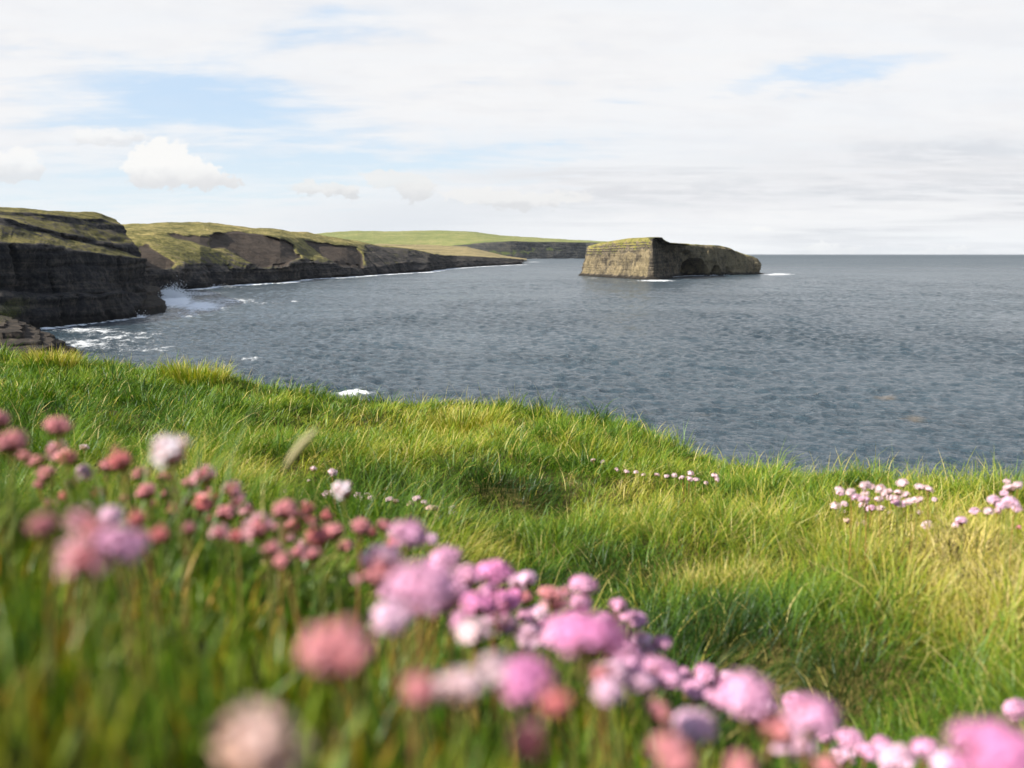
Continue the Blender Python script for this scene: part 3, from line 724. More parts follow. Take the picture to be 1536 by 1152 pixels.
# ------------------------------------------------------------------ coast
def loft(rows, ncol, subs, jit=0.0, edges=(2,)):
    """rows: polylines of (px, py, depth) from the water up; returns grid of points, row parameter"""
    lines = []
    for rw in rows:
        a_ = np.array(rw, float); u = np.linspace(0, 1, ncol)
        px = a_[0, 0] + (a_[-1, 0] - a_[0, 0]) * u
        o_ = np.argsort(a_[:, 0])
        py = np.interp(px, a_[o_, 0], a_[o_, 1]); d = np.interp(px, a_[o_, 0], a_[o_, 2])
        if jit and len(lines) >= 2 and len(lines) < len(rows) - 1:      # broken, never ruled, edges
            hard = len(lines) in edges
            q = np.stack([px / (18.0 if hard else 55.0), px * 0 + 3.1 * len(lines), px * 0], -1)
            py = py + jit * (1.1 * fbm(q, 4 if hard else 1, 0.6) + 0.5 * perlin(q * 0.3))
        lines.append(at(px, py, d))
    out_, par = [], []
    for k in range(len(lines) - 1):
        for j in range(subs[k]):
            f_ = j / subs[k]; out_.append(lines[k] * (1 - f_) + lines[k + 1] * f_); par.append(k + f_)
    out_.append(lines[-1]); par.append(len(lines) - 1.0)
    G = np.array(out_)
    par = np.array(par)
    return G, par

def water(rows, z=-1.5): return [(a_, b_, float(sea_depth(a_, b_, 0.0))) for a_, b_ in rows]
def under(rw, dz=3.0):
    """the same line some metres below the water"""
    res = []
    for a_, b_, d in rw:
        p = at(a_, b_, d); p = p - np.array([0, 0, dz]); q = project(p); res.append((float(q[0]), float(q[1]), float(q[2])))
    return res
def normals(G):
    du = np.gradient(G, axis=1); dv = np.gradient(G, axis=0)
    n = np.cross(du, dv); n /= np.linalg.norm(n, axis=-1, keepdims=True) + 1e-9
    to = C0 - G; s_ = np.sign((n * to).sum(-1, keepdims=True)); s_[s_ == 0] = 1
    return n * s_

def inpoly(px, py, poly):
    ins = np.zeros(px.shape, bool); n = len(poly)
    for i in range(n):
        x1, y1 = poly[i]; x2, y2 = poly[(i + 1) % n]
        c_ = ((y1 > py) != (y2 > py)) & (px < (x2 - x1) * (py - y1) / (y2 - y1 + 1e-9) + x1)
        ins ^= c_
    return ins

def roughen(G, amp, rock, strata=0.0, thick=3.0, sc=14.0):
    """break up the surface: bedding ledges and blocks on rock, gentle humps on turf"""
    n = normals(G)
    P = G + 0
    warp = 2.2 * fbm(P / 40.0, 3)
    zc = (P[..., 2] + warp + 0.02 * P[..., 0]) / thick
    led = np.stack([zc * 0 + 3.3, P[..., 0] / 60.0, zc], -1)
    s_ = perlin(led * np.array([1, 1, 1.0])) + 0.6 * perlin(led * np.array([1, 3, 2.7]) + 9)
    blk = fbm(P * np.array([1, 1, 0.35]) / sc, 5, 0.55) + 0.5 * np.abs(fbm(P / (sc * 2.5) + 7, 3))
    hump = fbm(P / (sc * 2.2) + 30, 4)
    hor = n * np.array([1, 1, 0.25])
    return G + hor * (rock * (strata * s_ + amp * blk))[..., None] + np.array([0, 0, 1]) * ((1 - rock) * amp * 0.5 * hump)[..., None]

def land_mat(name, grass, rocks, soil, thick, grass_var=(0.35, 0.7), rs=1.0):
    """turf, bare soil and bedded rock; which is where comes from the mesh (rock, soil) and from fine noise"""
    m_, t, out = new_mat(name)
    ob = t.node('ShaderNodeTexCoord').outputs['Object']
    rk = t.attr('rock'); so_ = t.attr('soil')
    big = t.noise(ob, 0.035 * rs, 6, 0.62); mid = t.noise(ob, 0.22 * rs, 6, 0.65); fine = t.noise(ob, 0.9 * rs, 5, 0.65)
    bed = t.noise(t.scalevec(ob, 0.02 * rs, 0.02 * rs, 1.0 / thick), 1.0, 6, 0.7, 0.6)
    gcol = t.ramp(t.add(t.add(t.mul(big, 0.30), t.mul(mid, 0.37)), t.mul(fine, 0.33)), [(grass_var[0] + .08, grass[0]), (0.5, grass[1]), (grass_var[1] - .12, grass[2])])
    rcol = t.ramp(t.add(t.add(t.mul(bed, 0.3), t.mul(mid, 0.4)), t.mul(fine, 0.3)), [(0.40, rocks[0]), (0.5, rocks[1]), (0.61, rocks[2])])
    scol = t.ramp(t.add(t.mul(mid, 0.5), t.mul(fine, 0.5)), [(0.35, soil[0]), (0.65, soil[1])])
    gn = t.node('ShaderNodeNewGeometry'); sz_ = t.node('ShaderNodeSeparateXYZ'); t.l.new(gn.outputs['Normal'], sz_.inputs[0])
    rr_ = t.add(t.add(rk, t.mul(t.sub(t.add(t.mul(mid, .65), t.mul(fine, .35)), 0.5), 2.4)), t.mul(t.sub(0.62, sz_.outputs[2]), 0.6))
    c_ = t.mix(t.ss(rr_, 0.38, 0.6), gcol, rcol)
    c_ = t.mix(t.ss(t.add(so_, t.mul(t.sub(t.add(t.mul(mid, .5), t.mul(big, .5)), 0.5), 1.6)), 0.30, 0.70), c_, scol)
    sp_ = t.node('ShaderNodeSeparateXYZ'); t.l.new(gn.outputs['Position'], sp_.inputs[0])   # black tide-washed band above the water
    c_ = t.mix(t.mul(t.ss(t.add(sp_.outputs[2], t.mul(t.sub(mid, 0.5), 6.0)), 4.2, 1.2), 0.85), c_, (0.012, 0.011, 0.010, 1))
    h = t.add(t.add(t.mul(bed, 0.7), t.mul(mid, 1.0)), t.mul(fine, 0.5))
    principled(t, out, c_, 0.92, t.bump(h, 0.7, 0.9 / rs), 0.12)
    return m_

COAST = []   # water lines, for the surf
def add_land(name, G, rock, soil, mat_, closed=False):
    me = grid_mesh(name, G, closed, True)
    attr_f(me, 'rock', rock); attr_f(me, 'soil', soil)
    return link(name, me, mat_)

SOIL = ((0.032, 0.025, 0.020), (0.078, 0.058, 0.044))
# ---- the dark headland on the left
mA = land_mat('headland_dark_rock', ((0.046, 0.042, 0.018), (0.125, 0.110, 0.034), (0.28, 0.225, 0.085)), ((0.012, 0.012, 0.014), (0.032, 0.030, 0.030), (0.085, 0.072, 0.060)), SOIL, 1.6)
wl = water([(-260, 506), (-100, 503), (0, 499), (85, 491), (150, 484), (205, 477), (216, 470)])
COAST.append(wl)
top = [(-260, 352, 300), (-100, 357, 315), (0, 364, 332), (76, 369, 356), (115, 376, 374), (172, 386, 402), (213, 390, 432)]
dd = lambda rw, k: [(a_, b_, d + k) for a_, b_, d in rw]
foot = [(a_, b_ - 10, d + 2) for a_, b_, d in wl]
lf = [(a_, b_, float(np.interp(a_, [p[0] for p in wl], [p[2] for p in wl])) + k) for a_, b_, k in [(-260, 440, 4), (0, 438, 5), (50, 441, 7), (70, 446, 4), (110, 441, 6), (140, 446, 5), (170, 440, 7), (216, 441, 6)]]
lt = [(a_, b_ - 3, d + 9) for a_, b_, d in lf]
r2a = [(-260, 322, 340), (0, 337, 362), (67, 349, 388), (134, 365, 415), (191, 378, 440), (211, 385, 448)]
r2b = [(-260, 312, 343), (0, 329, 366), (38, 337, 378), (92, 351, 398), (172, 368, 432), (203, 368, 452)]
r3a = [(-260, 300, 372), (0, 322, 396), (60, 328, 412), (105, 335, 428), (162, 345, 454), (187, 351, 466)]
r3b = [(-260, 292, 378), (0, 318, 400), (60, 322, 416), (95, 326, 428), (153, 330, 456), (182, 337, 470)]
sk = [(-260, 290, 440), (0, 310, 440), (38, 313, 446), (92, 317, 458), (151, 322.5, 474), (174, 331, 482)]
bk = [(-260, 300, 620), (0, 320, 620), (90, 328, 640), (168, 342, 640)]
G, par = loft([under(wl), foot, lf, lt, top, r2a, r2b, r3a, r3b, sk, bk], 460, [8, 24, 5, 34, 14, 8, 14, 8, 14, 10], 2.0, (2, 3, 4))
rk = np.interp(par, [0, 3.9, 4.0, 4.12, 4.85, 5.0, 6.0, 6.12, 6.9, 7.0, 8.0, 8.15, 10], [1, 1, 1, .56, .60, .9, .9, .58, .62, .72, .72, .40, .2])
rkG = np.repeat(rk[:, None], G.shape[1], 1)
# round the corner at the headland's end
nb_ = 40
off = np.linspace(0, 1, nb_ + 1)[1:]
tail = G[:, -1:, :] + np.stack([-8 * np.sin(off * 3.14) - 200 * off ** 1.1, 260 * off, 0 * off], -1)[None]
G = np.concatenate([G, tail], 1); rkG = np.concatenate([rkG, np.repeat(rkG[:, -1:], nb_, 1)], 1)
cleft = np.abs(perlin(np.stack([G[..., 0] / 16 + G[..., 1] / 30, G[..., 2] / 60, G[..., 2] * 0], -1)))
cleft = np.exp(-(cleft / 0.10) ** 2) * (rkG > .8) * sstep(0.2, 0.9, fbm(G / 40.0, 2) + .5)
G = G - normals(G) * np.array([1, 1, 0]) * (3.2 * cleft)[..., None]
G = roughen(G, 5.0, np.clip(rkG * 1.1, 0, 1), 2.0, 4.2, 12.0)
o = add_land('headland', G, rkG, rkG * 0, mA); tag(o, 'dark bedded headland with a sheer black cliff and mossy terraces at the left', kind='structure')

# ---- the second, grassy headland
mB = land_mat('headland_turf', ((0.066, 0.062, 0.022), (0.165, 0.146, 0.045), (0.37, 0.285, 0.12)), ((0.012, 0.012, 0.013), (0.034, 0.031, 0.030), (0.12, 0.098, 0.078)), SOIL, 2.5, rs=0.5)
wl = water([(110, 442), (215, 439), (244, 436), (299, 434), (328, 430), (403, 425.5), (427, 424.5), (464, 419), (524, 416), (551, 413.5), (600, 410.5), (640, 408.5), (660, 405), (680, 402.5), (726, 399.5), (786, 396.5)])
COAST.append(wl)
wx = np.array([p[0] for p in wl]); wd = np.array([p[2] for p in wl])
wx[0] = 190; wd[0] = float(sea_depth(190, 441))
D = lambda a_, k: float(np.interp(a_, wx, wd)) + k
cliff = [(a_, b_, D(a_, k)) for a_, b_, k in [(110, 409, 14), (215, 407, 14), (274, 405, 14), (328, 403.5, 14), (403, 404, 14), (432, 399, 14), (440, 393, 16), (464, 393.5, 16), (502, 397, 18), (539, 402, 20), (575, 398, 25), (611, 394, 30), (644, 394, 40), (685, 392.5, 50), (726, 391, 40), (786, 393.5, 30)]]
foot = [(a_, b_ - 3.5, d + 3) for a_, b_, d in wl]
midr = [(a_, b_, D(a_, k)) for a_, b_, k in [(110, 385, 60), (215, 383, 62), (300, 379, 70), (360, 378, 78), (420, 378, 85), (470, 380, 90), (520, 383, 90), (560, 383, 90), (611, 384, 100), (644, 388, 110), (685, 389.5, 110), (726, 389, 80), (786, 391.5, 60)]]
upr = [(a_, b_, D(a_, k)) for a_, b_, k in [(110, 352, 150), (229, 350, 150), (300, 349, 155), (360, 350, 160), (420, 355, 165), (470, 360, 170), (520, 365, 170), (570, 373, 170), (611, 376, 170), (644, 383.5, 180), (685, 386.5, 180), (726, 387, 130), (786, 390, 90)]]
sk = [(a_, b_, D(a_, k)) for a_, b_, k in [(106, 337, 330), (229, 335, 330), (270, 334, 330), (304, 332.5, 330), (341, 335.5, 330), (403, 343, 320), (469, 350.5, 310), (514, 356, 300), (570, 367, 280), (611, 371, 260), (644, 381, 240), (685, 385, 240), (726, 386, 200), (786, 389.5, 130)]]
bk = [(a_ - 6, b_ + 6, d + 420) for a_, b_, d in sk]
G, par = loft([under(wl), foot, cliff, midr, upr, sk, bk], 620, [6, 20, 26, 30, 22, 8], 2.6)
rk = np.interp(par, [0, 1.95, 2.0, 2.15, 2.5, 3.2, 4, 6], [1, 1, .9, .76, .55, .48, .30, .1])
rkG = np.repeat(rk[:, None], G.shape[1], 1)
px, py, _ = project(G)
# past the scoops the whole front is bare rock
end = sstep(528, 556, px) * np.interp(par, [0, 4.6, 5.0], [1, 0.9, 0.2])[:, None]
rkG = np.maximum(rkG, end * sstep(361, 368, py + 0.10 * (px * 0 - 0)) * 0.95)
soilG = np.zeros_like(rkG)
nz = 9.0 * fbm(np.stack([px / 16, py / 9, px * 0], -1), 4)
for poly, push in (([(314, 353), (335, 349), (353, 346), (390, 351), (427, 361), (443, 371), (441, 378), (452, 386), (442, 390), (430, 399), (395, 401), (372, 393), (352, 380), (335, 371), (316, 372)], 20),
                   ([(249, 350), (270, 352), (300, 354), (314, 355), (314, 372), (300, 368), (285, 362), (262, 357)], 9),
                   ([(457, 361), (480, 365), (505, 368), (535, 372), (545, 385), (545, 404), (510, 398), (490, 388), (470, 374)], 14),
                   ([(208, 367), (222, 366), (236, 378), (262, 396), (250, 404), (212, 404)], 6)):
    ins = inpoly(px + nz, py + nz * 0.4, poly).astype(float)
    for _ in range(6):
        p_ = np.pad(ins, 1, mode='edge'); ins = (p_[:-2, 1:-1] + p_[2:, 1:-1] + p_[1:-1, :-2] + p_[1:-1, 2:] + 2 * ins) / 6
    dv = G - C0; G = G + dv / np.linalg.norm(dv, axis=-1, keepdims=True) * (ins * push)[..., None]
    soilG = np.maximum(soilG, ins)
cleft = np.exp(-(np.abs(perlin(np.stack([G[..., 0] / 34 + G[..., 1] / 60, G[..., 2] / 90, G[..., 2] * 0 + 4], -1))) / 0.12) ** 2) * (rkG > .7)
G = G - normals(G) * np.array([1, 1, 0]) * (9.0 * cleft)[..., None]
G = roughen(G, 7.0, np.clip(rkG, 0, 1), 1.6, 3.6, 26.0)
G[..., 2] += (1 - np.clip(rkG, 0, 1)) * 2.2 * fbm(G / np.array([22, 40, 22]), 4, 0.6)
o = add_land('grassy_headland', G, rkG, soilG, mB); o.name = 'coastal_hill'; tag(o, 'rounded grassy headland with dark earth scoops and a low black cliff', kind='structure')

# ---- flat tan land behind its tip, and the far green hill with its cliff
mC = land_mat('far_turf', ((0.11, 0.135, 0.04), (0.18, 0.195, 0.06), (0.28, 0.25, 0.10)), ((0.024, 0.026, 0.027), (0.055, 0.055, 0.052), (0.13, 0.11, 0.08)), SOIL, 7.0, rs=0.12)
mT = land_mat('tan_turf', ((0.12, 0.105, 0.045), (0.24, 0.19, 0.09), (0.34, 0.27, 0.13)), ((0.024, 0.026, 0.027), (0.055, 0.055, 0.052), (0.13, 0.11, 0.08)), SOIL, 6.0, rs=0.2)
G, par = loft([[(560, 396, 2750), (640, 394.5, 2750), (700, 393.5, 2780), (760, 392, 2900), (790, 391.2, 3050)], [(560, 385, 2800), (640, 386, 2800), (700, 386.5, 2850), (760, 387.5, 2950), (790, 389.5, 3080)],
               [(560, 374, 3500), (640, 376, 3500), (700, 378, 3500), (760, 386, 3500), (790, 388.5, 3300)], [(560, 366, 4300), (640, 367, 4300), (700, 370, 4300), (760, 384, 4100), (790, 388.3, 3800)]], 160, [8, 20, 16])
rkG = np.repeat(np.interp(par, [0, .9, 1.1, 3], [1, .8, .25, .1])[:, None], 160, 1)
G = roughen(G, 5.0, rkG, 2.0, 5.0, 40.0)
tag(add_land('coastal_flat', G, rkG, rkG * 0, mT), 'low tan coastal flat behind the tip of the grassy headland', kind='structure')
wl = [(560, 390, 4300), (700, 390, 4300), (753, 389.6, 4500), (775, 389.3, 4560), (879, 388.6, 4900), (960, 388.5, 4950)]
COAST.append(wl[2:])
ct = [(560, 373, 4500), (640, 373, 4500), (682, 368, 4500), (726, 363.5, 4560), (767, 361.5, 4620), (822, 363, 4800), (879, 363.4, 4950), (960, 364, 5000)]
sk = [(440, 356, 6500), (470, 351, 6500), (490, 348.5, 6500), (535, 346, 6500), (576, 347, 6500), (630, 346, 6500), (671, 345.6, 6500), (707, 347, 6500), (753, 353, 6400), (835, 358.4, 6200), (900, 361.6, 6000), (960, 363.6, 6000)]
c0_ = [(440, 392, 4000)] + wl[1:]; c1_ = [(440, 380, 4300)] + ct[1:]
G, par = loft([under(c0_, 6), c1_, sk, [(a_, b_ + 5, d + 1500) for a_, b_, d in sk]], 420, [26, 40, 6], 0.8)
px, py, _ = project(G)
rkG = np.repeat(np.interp(par, [0, .96, 1.03, 3], [1, .95, .12, .0])[:, None], 420, 1)
tal = np.exp(-((px - 770) / 45) ** 2 - ((py - 379) / 5.0) ** 2) + 0.8 * np.exp(-((px - 830) / 30) ** 2 - ((py - 374) / 5.0) ** 2)
rkG = np.clip(rkG - 0.5 * tal, 0, 1)
G = roughen(G, 9.0, rkG, 4.0, 9.0, 70.0)
tag(add_land('far_hill', G, rkG, rkG * 0, mC), 'far green hill of smooth fields above a distant grey cliff', kind='structure')

# ---- the rocky island
ISL = [(877,1120,368.5),(893,1090,364),(905,1070,362),(935,1010,357.2),(960,975,356),(979,950,355.2),(988,975,356),(994,1000,360),(1001,1030,363.5),(1013,1075,364.5),(1033,1112,366),(1060,1132,366.6),(1085,1150,368),(1100,1163,371.5),(1113,1176,378),(1127,1188,383.5),(1140,1200,386),
       (1136,1240,385),(1110,1275,377),(1060,1300,371),(1000,1300,366),(930,1255,366),(890,1190,368.5)]
pl = []
for a_, d, yt in ISL:
    p = at(a_, yt, d); pl.append((p[0], p[1], p[2]))
pl = np.array(pl); loop = np.concatenate([pl, pl[:1]])
sl = np.concatenate([[0], np.cumsum(np.linalg.norm(np.diff(loop[:, :2], axis=0), axis=1))])
NI = 720; ss_ = np.linspace(0, sl[-1], NI, endpoint=False)
ox_, oy_, oz_ = (np.interp(ss_, sl, loop[:, k]) for k in range(3))
ctr_ = np.array([175.0, 1120.0])
cen = np.array([np.interp(ss_, sl, loop[:, 0] * 0.25 + 150), np.interp(ss_, sl, loop[:, 1] * 0.6 + 460)]).T
rowsI = []; hv = np.linspace(-0.08, 1.0, 74)
nrm = np.stack([np.roll(oy_, -1) - np.roll(oy_, 1), -(np.roll(ox_, -1) - np.roll(ox_, 1))], -1)
nrm /= np.linalg.norm(nrm, axis=1, keepdims=True)
for h in hv:
    bat = 7.0 * (0.5 - h) * (0.6 if h < 0.5 else 0.8) + 4.0 * np.exp(-(max(h, 0) / 0.06) ** 2)
    rnd = -3.5 * max(0, (h - 0.9) / 0.1) ** 2
    rowsI.append(np.stack([ox_ + nrm[:, 0] * (bat + rnd), oy_ + nrm[:, 1] * (bat + rnd), oz_ * h], -1))
wallI = np.array(rowsI)
capI = []
for q in np.linspace(0, 1, 16)[1:]:
    last = wallI[-1]
    capI.append(np.stack([last[:, 0] * (1 - q) + cen[:, 0] * q, last[:, 1] * (1 - q) + cen[:, 1] * q, last[:, 2] + 1.5 * np.sin(q * 1.57)], -1))
G = np.concatenate([wallI, np.array(capI)], 0)
NW = len(hv)
capmask = np.zeros(G.shape[:2]); capmask[NW - 1:] = 1
px, py, dep = project(G)
skx = np.array([870, 882, 900, 933, 977, 993, 998, 1006, 1047, 1087, 1100, 1113, 1138, 1145]); sky_ = np.array([371, 367.5, 362.5, 356.8, 355, 355.6, 362.5, 364, 366.3, 367.8, 371.3, 378, 386, 390])
lim = at(px, np.interp(px, skx, sky_) + 0.6, dep)[..., 2]
G[..., 2] = np.where(capmask > 0, np.minimum(G[..., 2], lim), G[..., 2])
outn = np.repeat(np.concatenate([nrm, np.zeros((NI, 1))], 1)[None], G.shape[0], 0)
P = G
warp = 1.5 * fbm(P / 30.0, 3)
zc = (P[..., 2] + warp + 0.05 * P[..., 0] + 0.02 * P[..., 1]) / 2.6
led = np.stack([zc * 0 + 1.3, P[..., 0] / 70.0, zc], -1)
sdisp = 0.35 * perlin(led) + 0.6 * perlin(led * np.array([1, 3, 2.7]) + 9)
blk = 5.5 * fbm(P * np.array([1, 1, 0.45]) / 13.0, 6, 0.6) + 1.5 * np.abs(fbm(P * np.array([1, 1, .25]) / 26.0 + 5, 3))
tip_w = 3.0 * np.exp(-((px - 1137) / 9) ** 2) * np.sin(np.clip(G[..., 2] / 18.0, -.2, 1.3) * 4.2 - 1.2)
G = G + outn * ((1 - capmask) * (sdisp + blk + tip_w))[..., None]
G[..., 2] += capmask * 1.2 * fbm(P / 14.0, 4) * np.concatenate([np.zeros(NW), np.linspace(0.3, 1, G.shape[0] - NW)])[:, None]
def arch(cx_, w_, ytop, ybot, push, lean=0.0):
    yn = (ybot - py) / (ybot - ytop); xx = (px - cx_ - lean * yn) / w_
    m_ = (xx ** 2 + np.clip(yn, 0, 9) ** 2.2)
    front_ = (G[..., 1] < 1215) & (px > 1003)
    return front_ * (1 - capmask) * sstep(1.15, 0.8, m_) * push
push = np.maximum(arch(1047, 17, 388, 416, 34, -3), arch(1074, 7, 398, 416, 13)) + arch(1092, 6, 400, 416, 6) + arch(1028, 18, 376, 416, 6)
G = G - outn * push[..., None]
hrel = G[..., 2] / np.maximum(oz_[None], 1)
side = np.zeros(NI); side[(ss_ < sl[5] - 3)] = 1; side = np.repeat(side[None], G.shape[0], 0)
rkG = 1 - capmask * 0.95
rkG = rkG - side * (1 - capmask) * 0.80 * sstep(0.36, 0.92, hrel + 0.18 * fbm(P / 18.0 + 3, 3))
rkG = np.where((1 - side) * (1 - capmask) > 0, rkG - 0.55 * sstep(0.90, 0.99, hrel), rkG)
# ochre stone, with sun on the front and corner shade put into the colour
ochre_lit = (1 - capmask) * (side * 0.56 * sstep(0.02, 0.10, hrel) + (1 - side) * np.interp(px, [985, 1015, 1045, 1140], [.20, .26, .56, .56])) * np.where(rkG < .55, .3, 1)
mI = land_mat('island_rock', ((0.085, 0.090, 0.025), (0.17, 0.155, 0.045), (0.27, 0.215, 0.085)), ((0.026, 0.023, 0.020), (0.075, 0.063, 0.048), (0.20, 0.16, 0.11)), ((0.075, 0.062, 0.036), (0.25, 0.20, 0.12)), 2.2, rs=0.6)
me = grid_mesh('island', G[:, ::-1], True, True); attr_f(me, 'rock', rkG[:, ::-1]); attr_f(me, 'soil', ochre_lit[:, ::-1])  # the soil slot here carries ochre with painted sun and shade
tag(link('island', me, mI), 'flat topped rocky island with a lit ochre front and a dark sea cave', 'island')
COAST.append([tuple(float(q) for q in project(np.array([x_, y_, 0.0]))) for x_, y_ in zip(ox_[::6], oy_[::6])])

# ---- low rocks at the foot of the dark headland
def slab(name, poly, z0, z1, mat_, label, seed, tilt=(0, 0), amp=1.0):
    """a flat bedded rock: plan outline (world metres), rounded and broken edges"""
    poly = np.array(poly); loop = np.concatenate([poly, poly[:1]])
    s0 = np.concatenate([[0], np.cumsum(np.linalg.norm(np.diff(loop, axis=0), axis=1))]); n_ = 140
    u = np.linspace(0, s0[-1], n_, endpoint=False); x_ = np.interp(u, s0, loop[:, 0]); y_ = np.interp(u, s0, loop[:, 1])
    c_ = poly.mean(0); rows_ = []
    for h, k in [(0, 1.12), (.1, 1.09), (.2, 1.06), (.35, 1.05), (.5, 1.0), (.65, .99), (.8, .96), (.92, .95), (1, .9), (1.01, .78), (1.03, .6), (1.04, .4), (1.05, .2), (1.05, 0)]:
        xx, yy_ = c_[0] + (x_ - c_[0]) * k, c_[1] + (y_ - c_[1]) * k
        rows_.append(np.stack([xx, yy_, z0 + (z1 - z0) * h + (tilt[0] * (xx - c_[0]) + tilt[1] * (yy_ - c_[1])) * min(h, 1)], -1))
    G = np.array(rows_); d = fbm(G / (6 * amp) + seed, 5, 0.6)
    dirs = G - np.array([c_[0], c_[1], (z0 + z1) / 2]); dirs /= np.linalg.norm(dirs, axis=-1, keepdims=True) + 1e-6
    st_ = np.sin(G[..., 2] * 3.1 / amp + 2 * d)
    G = G + dirs * (amp * (1.5 * d + 0.35 * st_))[..., None]
    G[..., 2] += amp * 0.8 * fbm(G / (9 * amp) - seed, 4)
    me = grid_mesh(name, G[:, ::-1], True, True); attr_f(me, 'rock', np.ones(G.shape[:2])); attr_f(me, 'soil', np.zeros(G.shape[:2]))
    tag(link(name, me, mat_), label, 'rock', 'low rocks at the foot of the cliffs')
    return G
mR = land_mat('wet_rock', ((0.055, 0.060, 0.016), (0.12, 0.115, 0.03), (0.20, 0.165, 0.06)), ((0.014, 0.012, 0.011), (0.036, 0.030, 0.025), (0.095, 0.072, 0.055)), SOIL, 1.2, rs=1.4)
def plan(pts):
    return [tuple(at(a_, b_, float(sea_depth(a_, b_, z)))[:2]) for a_, b_, z in pts]
slab('shore_rock', plan([(196, 476, 0), (225, 472, 0), (246, 468, 0), (249, 462, 0), (238, 452, 0), (215, 449, 0), (195, 455, 0)]), -2, 3.2, mR, 'dark wet rock ledge running into white surf at the foot of the black cliff', 3.0)
slab('shore_rock', plan([(205, 452, 0), (228, 450, 0), (242, 446, 0), (240, 441, 0), (222, 438, 0), (205, 440, 0)]), -2, 4.5, mR, 'flat brown rock shelf behind the surf between the two headlands', 8.0)
def ledges(name, poly, piv, steps, mat_, label, seed):
    """a bedded outcrop: flat beds stepping back towards the point piv"""
    poly = np.array(poly); loop = np.concatenate([poly, poly[:1]])
    s0 = np.concatenate([[0], np.cumsum(np.linalg.norm(np.diff(loop, axis=0), axis=1))]); n_ = 260
    u = np.linspace(0, s0[-1], n_, endpoint=False); x_ = np.interp(u, s0, loop[:, 0]); y_ = np.interp(u, s0, loop[:, 1])
    rows_ = []
    for i_, (z_, k_) in enumerate(steps):
        j_ = 1.0 + 0.10 * perlin(np.stack([x_ / 9, y_ / 9, x_ * 0 + seed + (i_ // 3) * 3.3], -1)) * (k_ > 0.05)
        rows_.append(np.stack([piv[0] + (x_ - piv[0]) * k_ * j_, piv[1] + (y_ - piv[1]) * k_ * j_, z_ + 0.25 * perlin(np.stack([x_ * k_ / 4, y_ * k_ / 4, x_ * 0 + seed], -1)) - 0.03 * (x_ - piv[0]) * k_], -1))
    G = np.array(rows_)
    G = G + 0.35 * np.stack([fbm(G / 2.5 + seed + q, 4) for q in (0, 5, 9)], -1)
    me = grid_mesh(name, G[:, ::-1], True, False); attr_f(me, 'rock', np.ones(G.shape[:2])); attr_f(me, 'soil', np.zeros(G.shape[:2]))
    tag(link(name, me, mat_), label, 'rock', 'low rocks at the foot of the cliffs')
pv_ = at(-60, 482, float(sea_depth(-60, 482, 7.0)))[:2]
st_ = []
for z0_, z1_, k_ in ((-4, 2.2, 1.0), (2.3, 3.4, .93), (3.5, 4.8, .84), (4.9, 5.6, .74), (5.7, 7.2, .60), (7.3, 7.9, .44)): st_ += [(z0_, k_), ((z0_ + z1_) / 2, k_ * .995), (z1_, k_ * .985)]
st_ += [(8.0, .25), (8.05, 0.0)]
ledges('shore_rock', plan([(-260, 520, 3), (0, 534, 3), (70, 536, 3), (112, 528, 3), (104, 510, 3), (76, 497, 3), (40, 488, 3), (-260, 480, 3)]), pv_, st_, mR, 'flat brown bedded rock ledges just above the grass at the left edge', 14.0)

# ------------------------------------------------------------------ sea
azc = np.concatenate([np.linspace(-1.35, -0.60, 60)[:-1], np.linspace(-0.60, 0.60, 1150), np.linspace(0.60, 1.35, 60)[1:]])
rc = [45.0]
while rc[-1] < 2200: rc.append(rc[-1] * 1.0032)
while rc[-1] < 24000: rc.append(rc[-1] * 1.02)
rc = np.array(rc)
Rs, As = np.meshgrid(rc, azc, indexing='ij')
SX, SY = Rs * np.sin(As), Rs * np.cos(As)
SZ = np.zeros_like(SX); DX = np.zeros_like(SX); DY = np.zeros_like(SX)
near = rc < 2200; nn_ = near.sum()
sx_, sy_, sr_ = SX[:nn_], SY[:nn_], Rs[:nn_]
wr = np.random.default_rng(4)
grp = np.clip(0.9 + 1.1 * fbm(np.stack([sx_ / 34, sy_ / 60, sx_ * 0], -1), 3) + 0.7 * fbm(np.stack([sx_ / 130, sy_ / 240, sx_ * 0 + 5], -1), 2), 0.25, 1.9)
for k in range(80):
    lamb = 0.9 * (10 / 0.9) ** wr.random(); th = math.radians(-108 + wr.normal(0, 42)); kk = 2 * math.pi / lamb
    a_ = 0.0074 * lamb * (0.55 if lamb > 6 else 1.0)
    ph = kk * (sx_ * math.cos(th) + sy_ * math.sin(th)) + wr.uniform(0, 6.28)
    wgt = a_ * sstep(lamb / 1.1, lamb / 4.0, sr_ * 0.0032) * grp
    SZ[:nn_] += wgt * np.cos(ph); DX[:nn_] -= 0.8 * wgt * math.cos(th) * np.sin(ph); DY[:nn_] -= 0.8 * wgt * math.sin(th) * np.sin(ph)
SX = SX + DX; SY = SY + DY
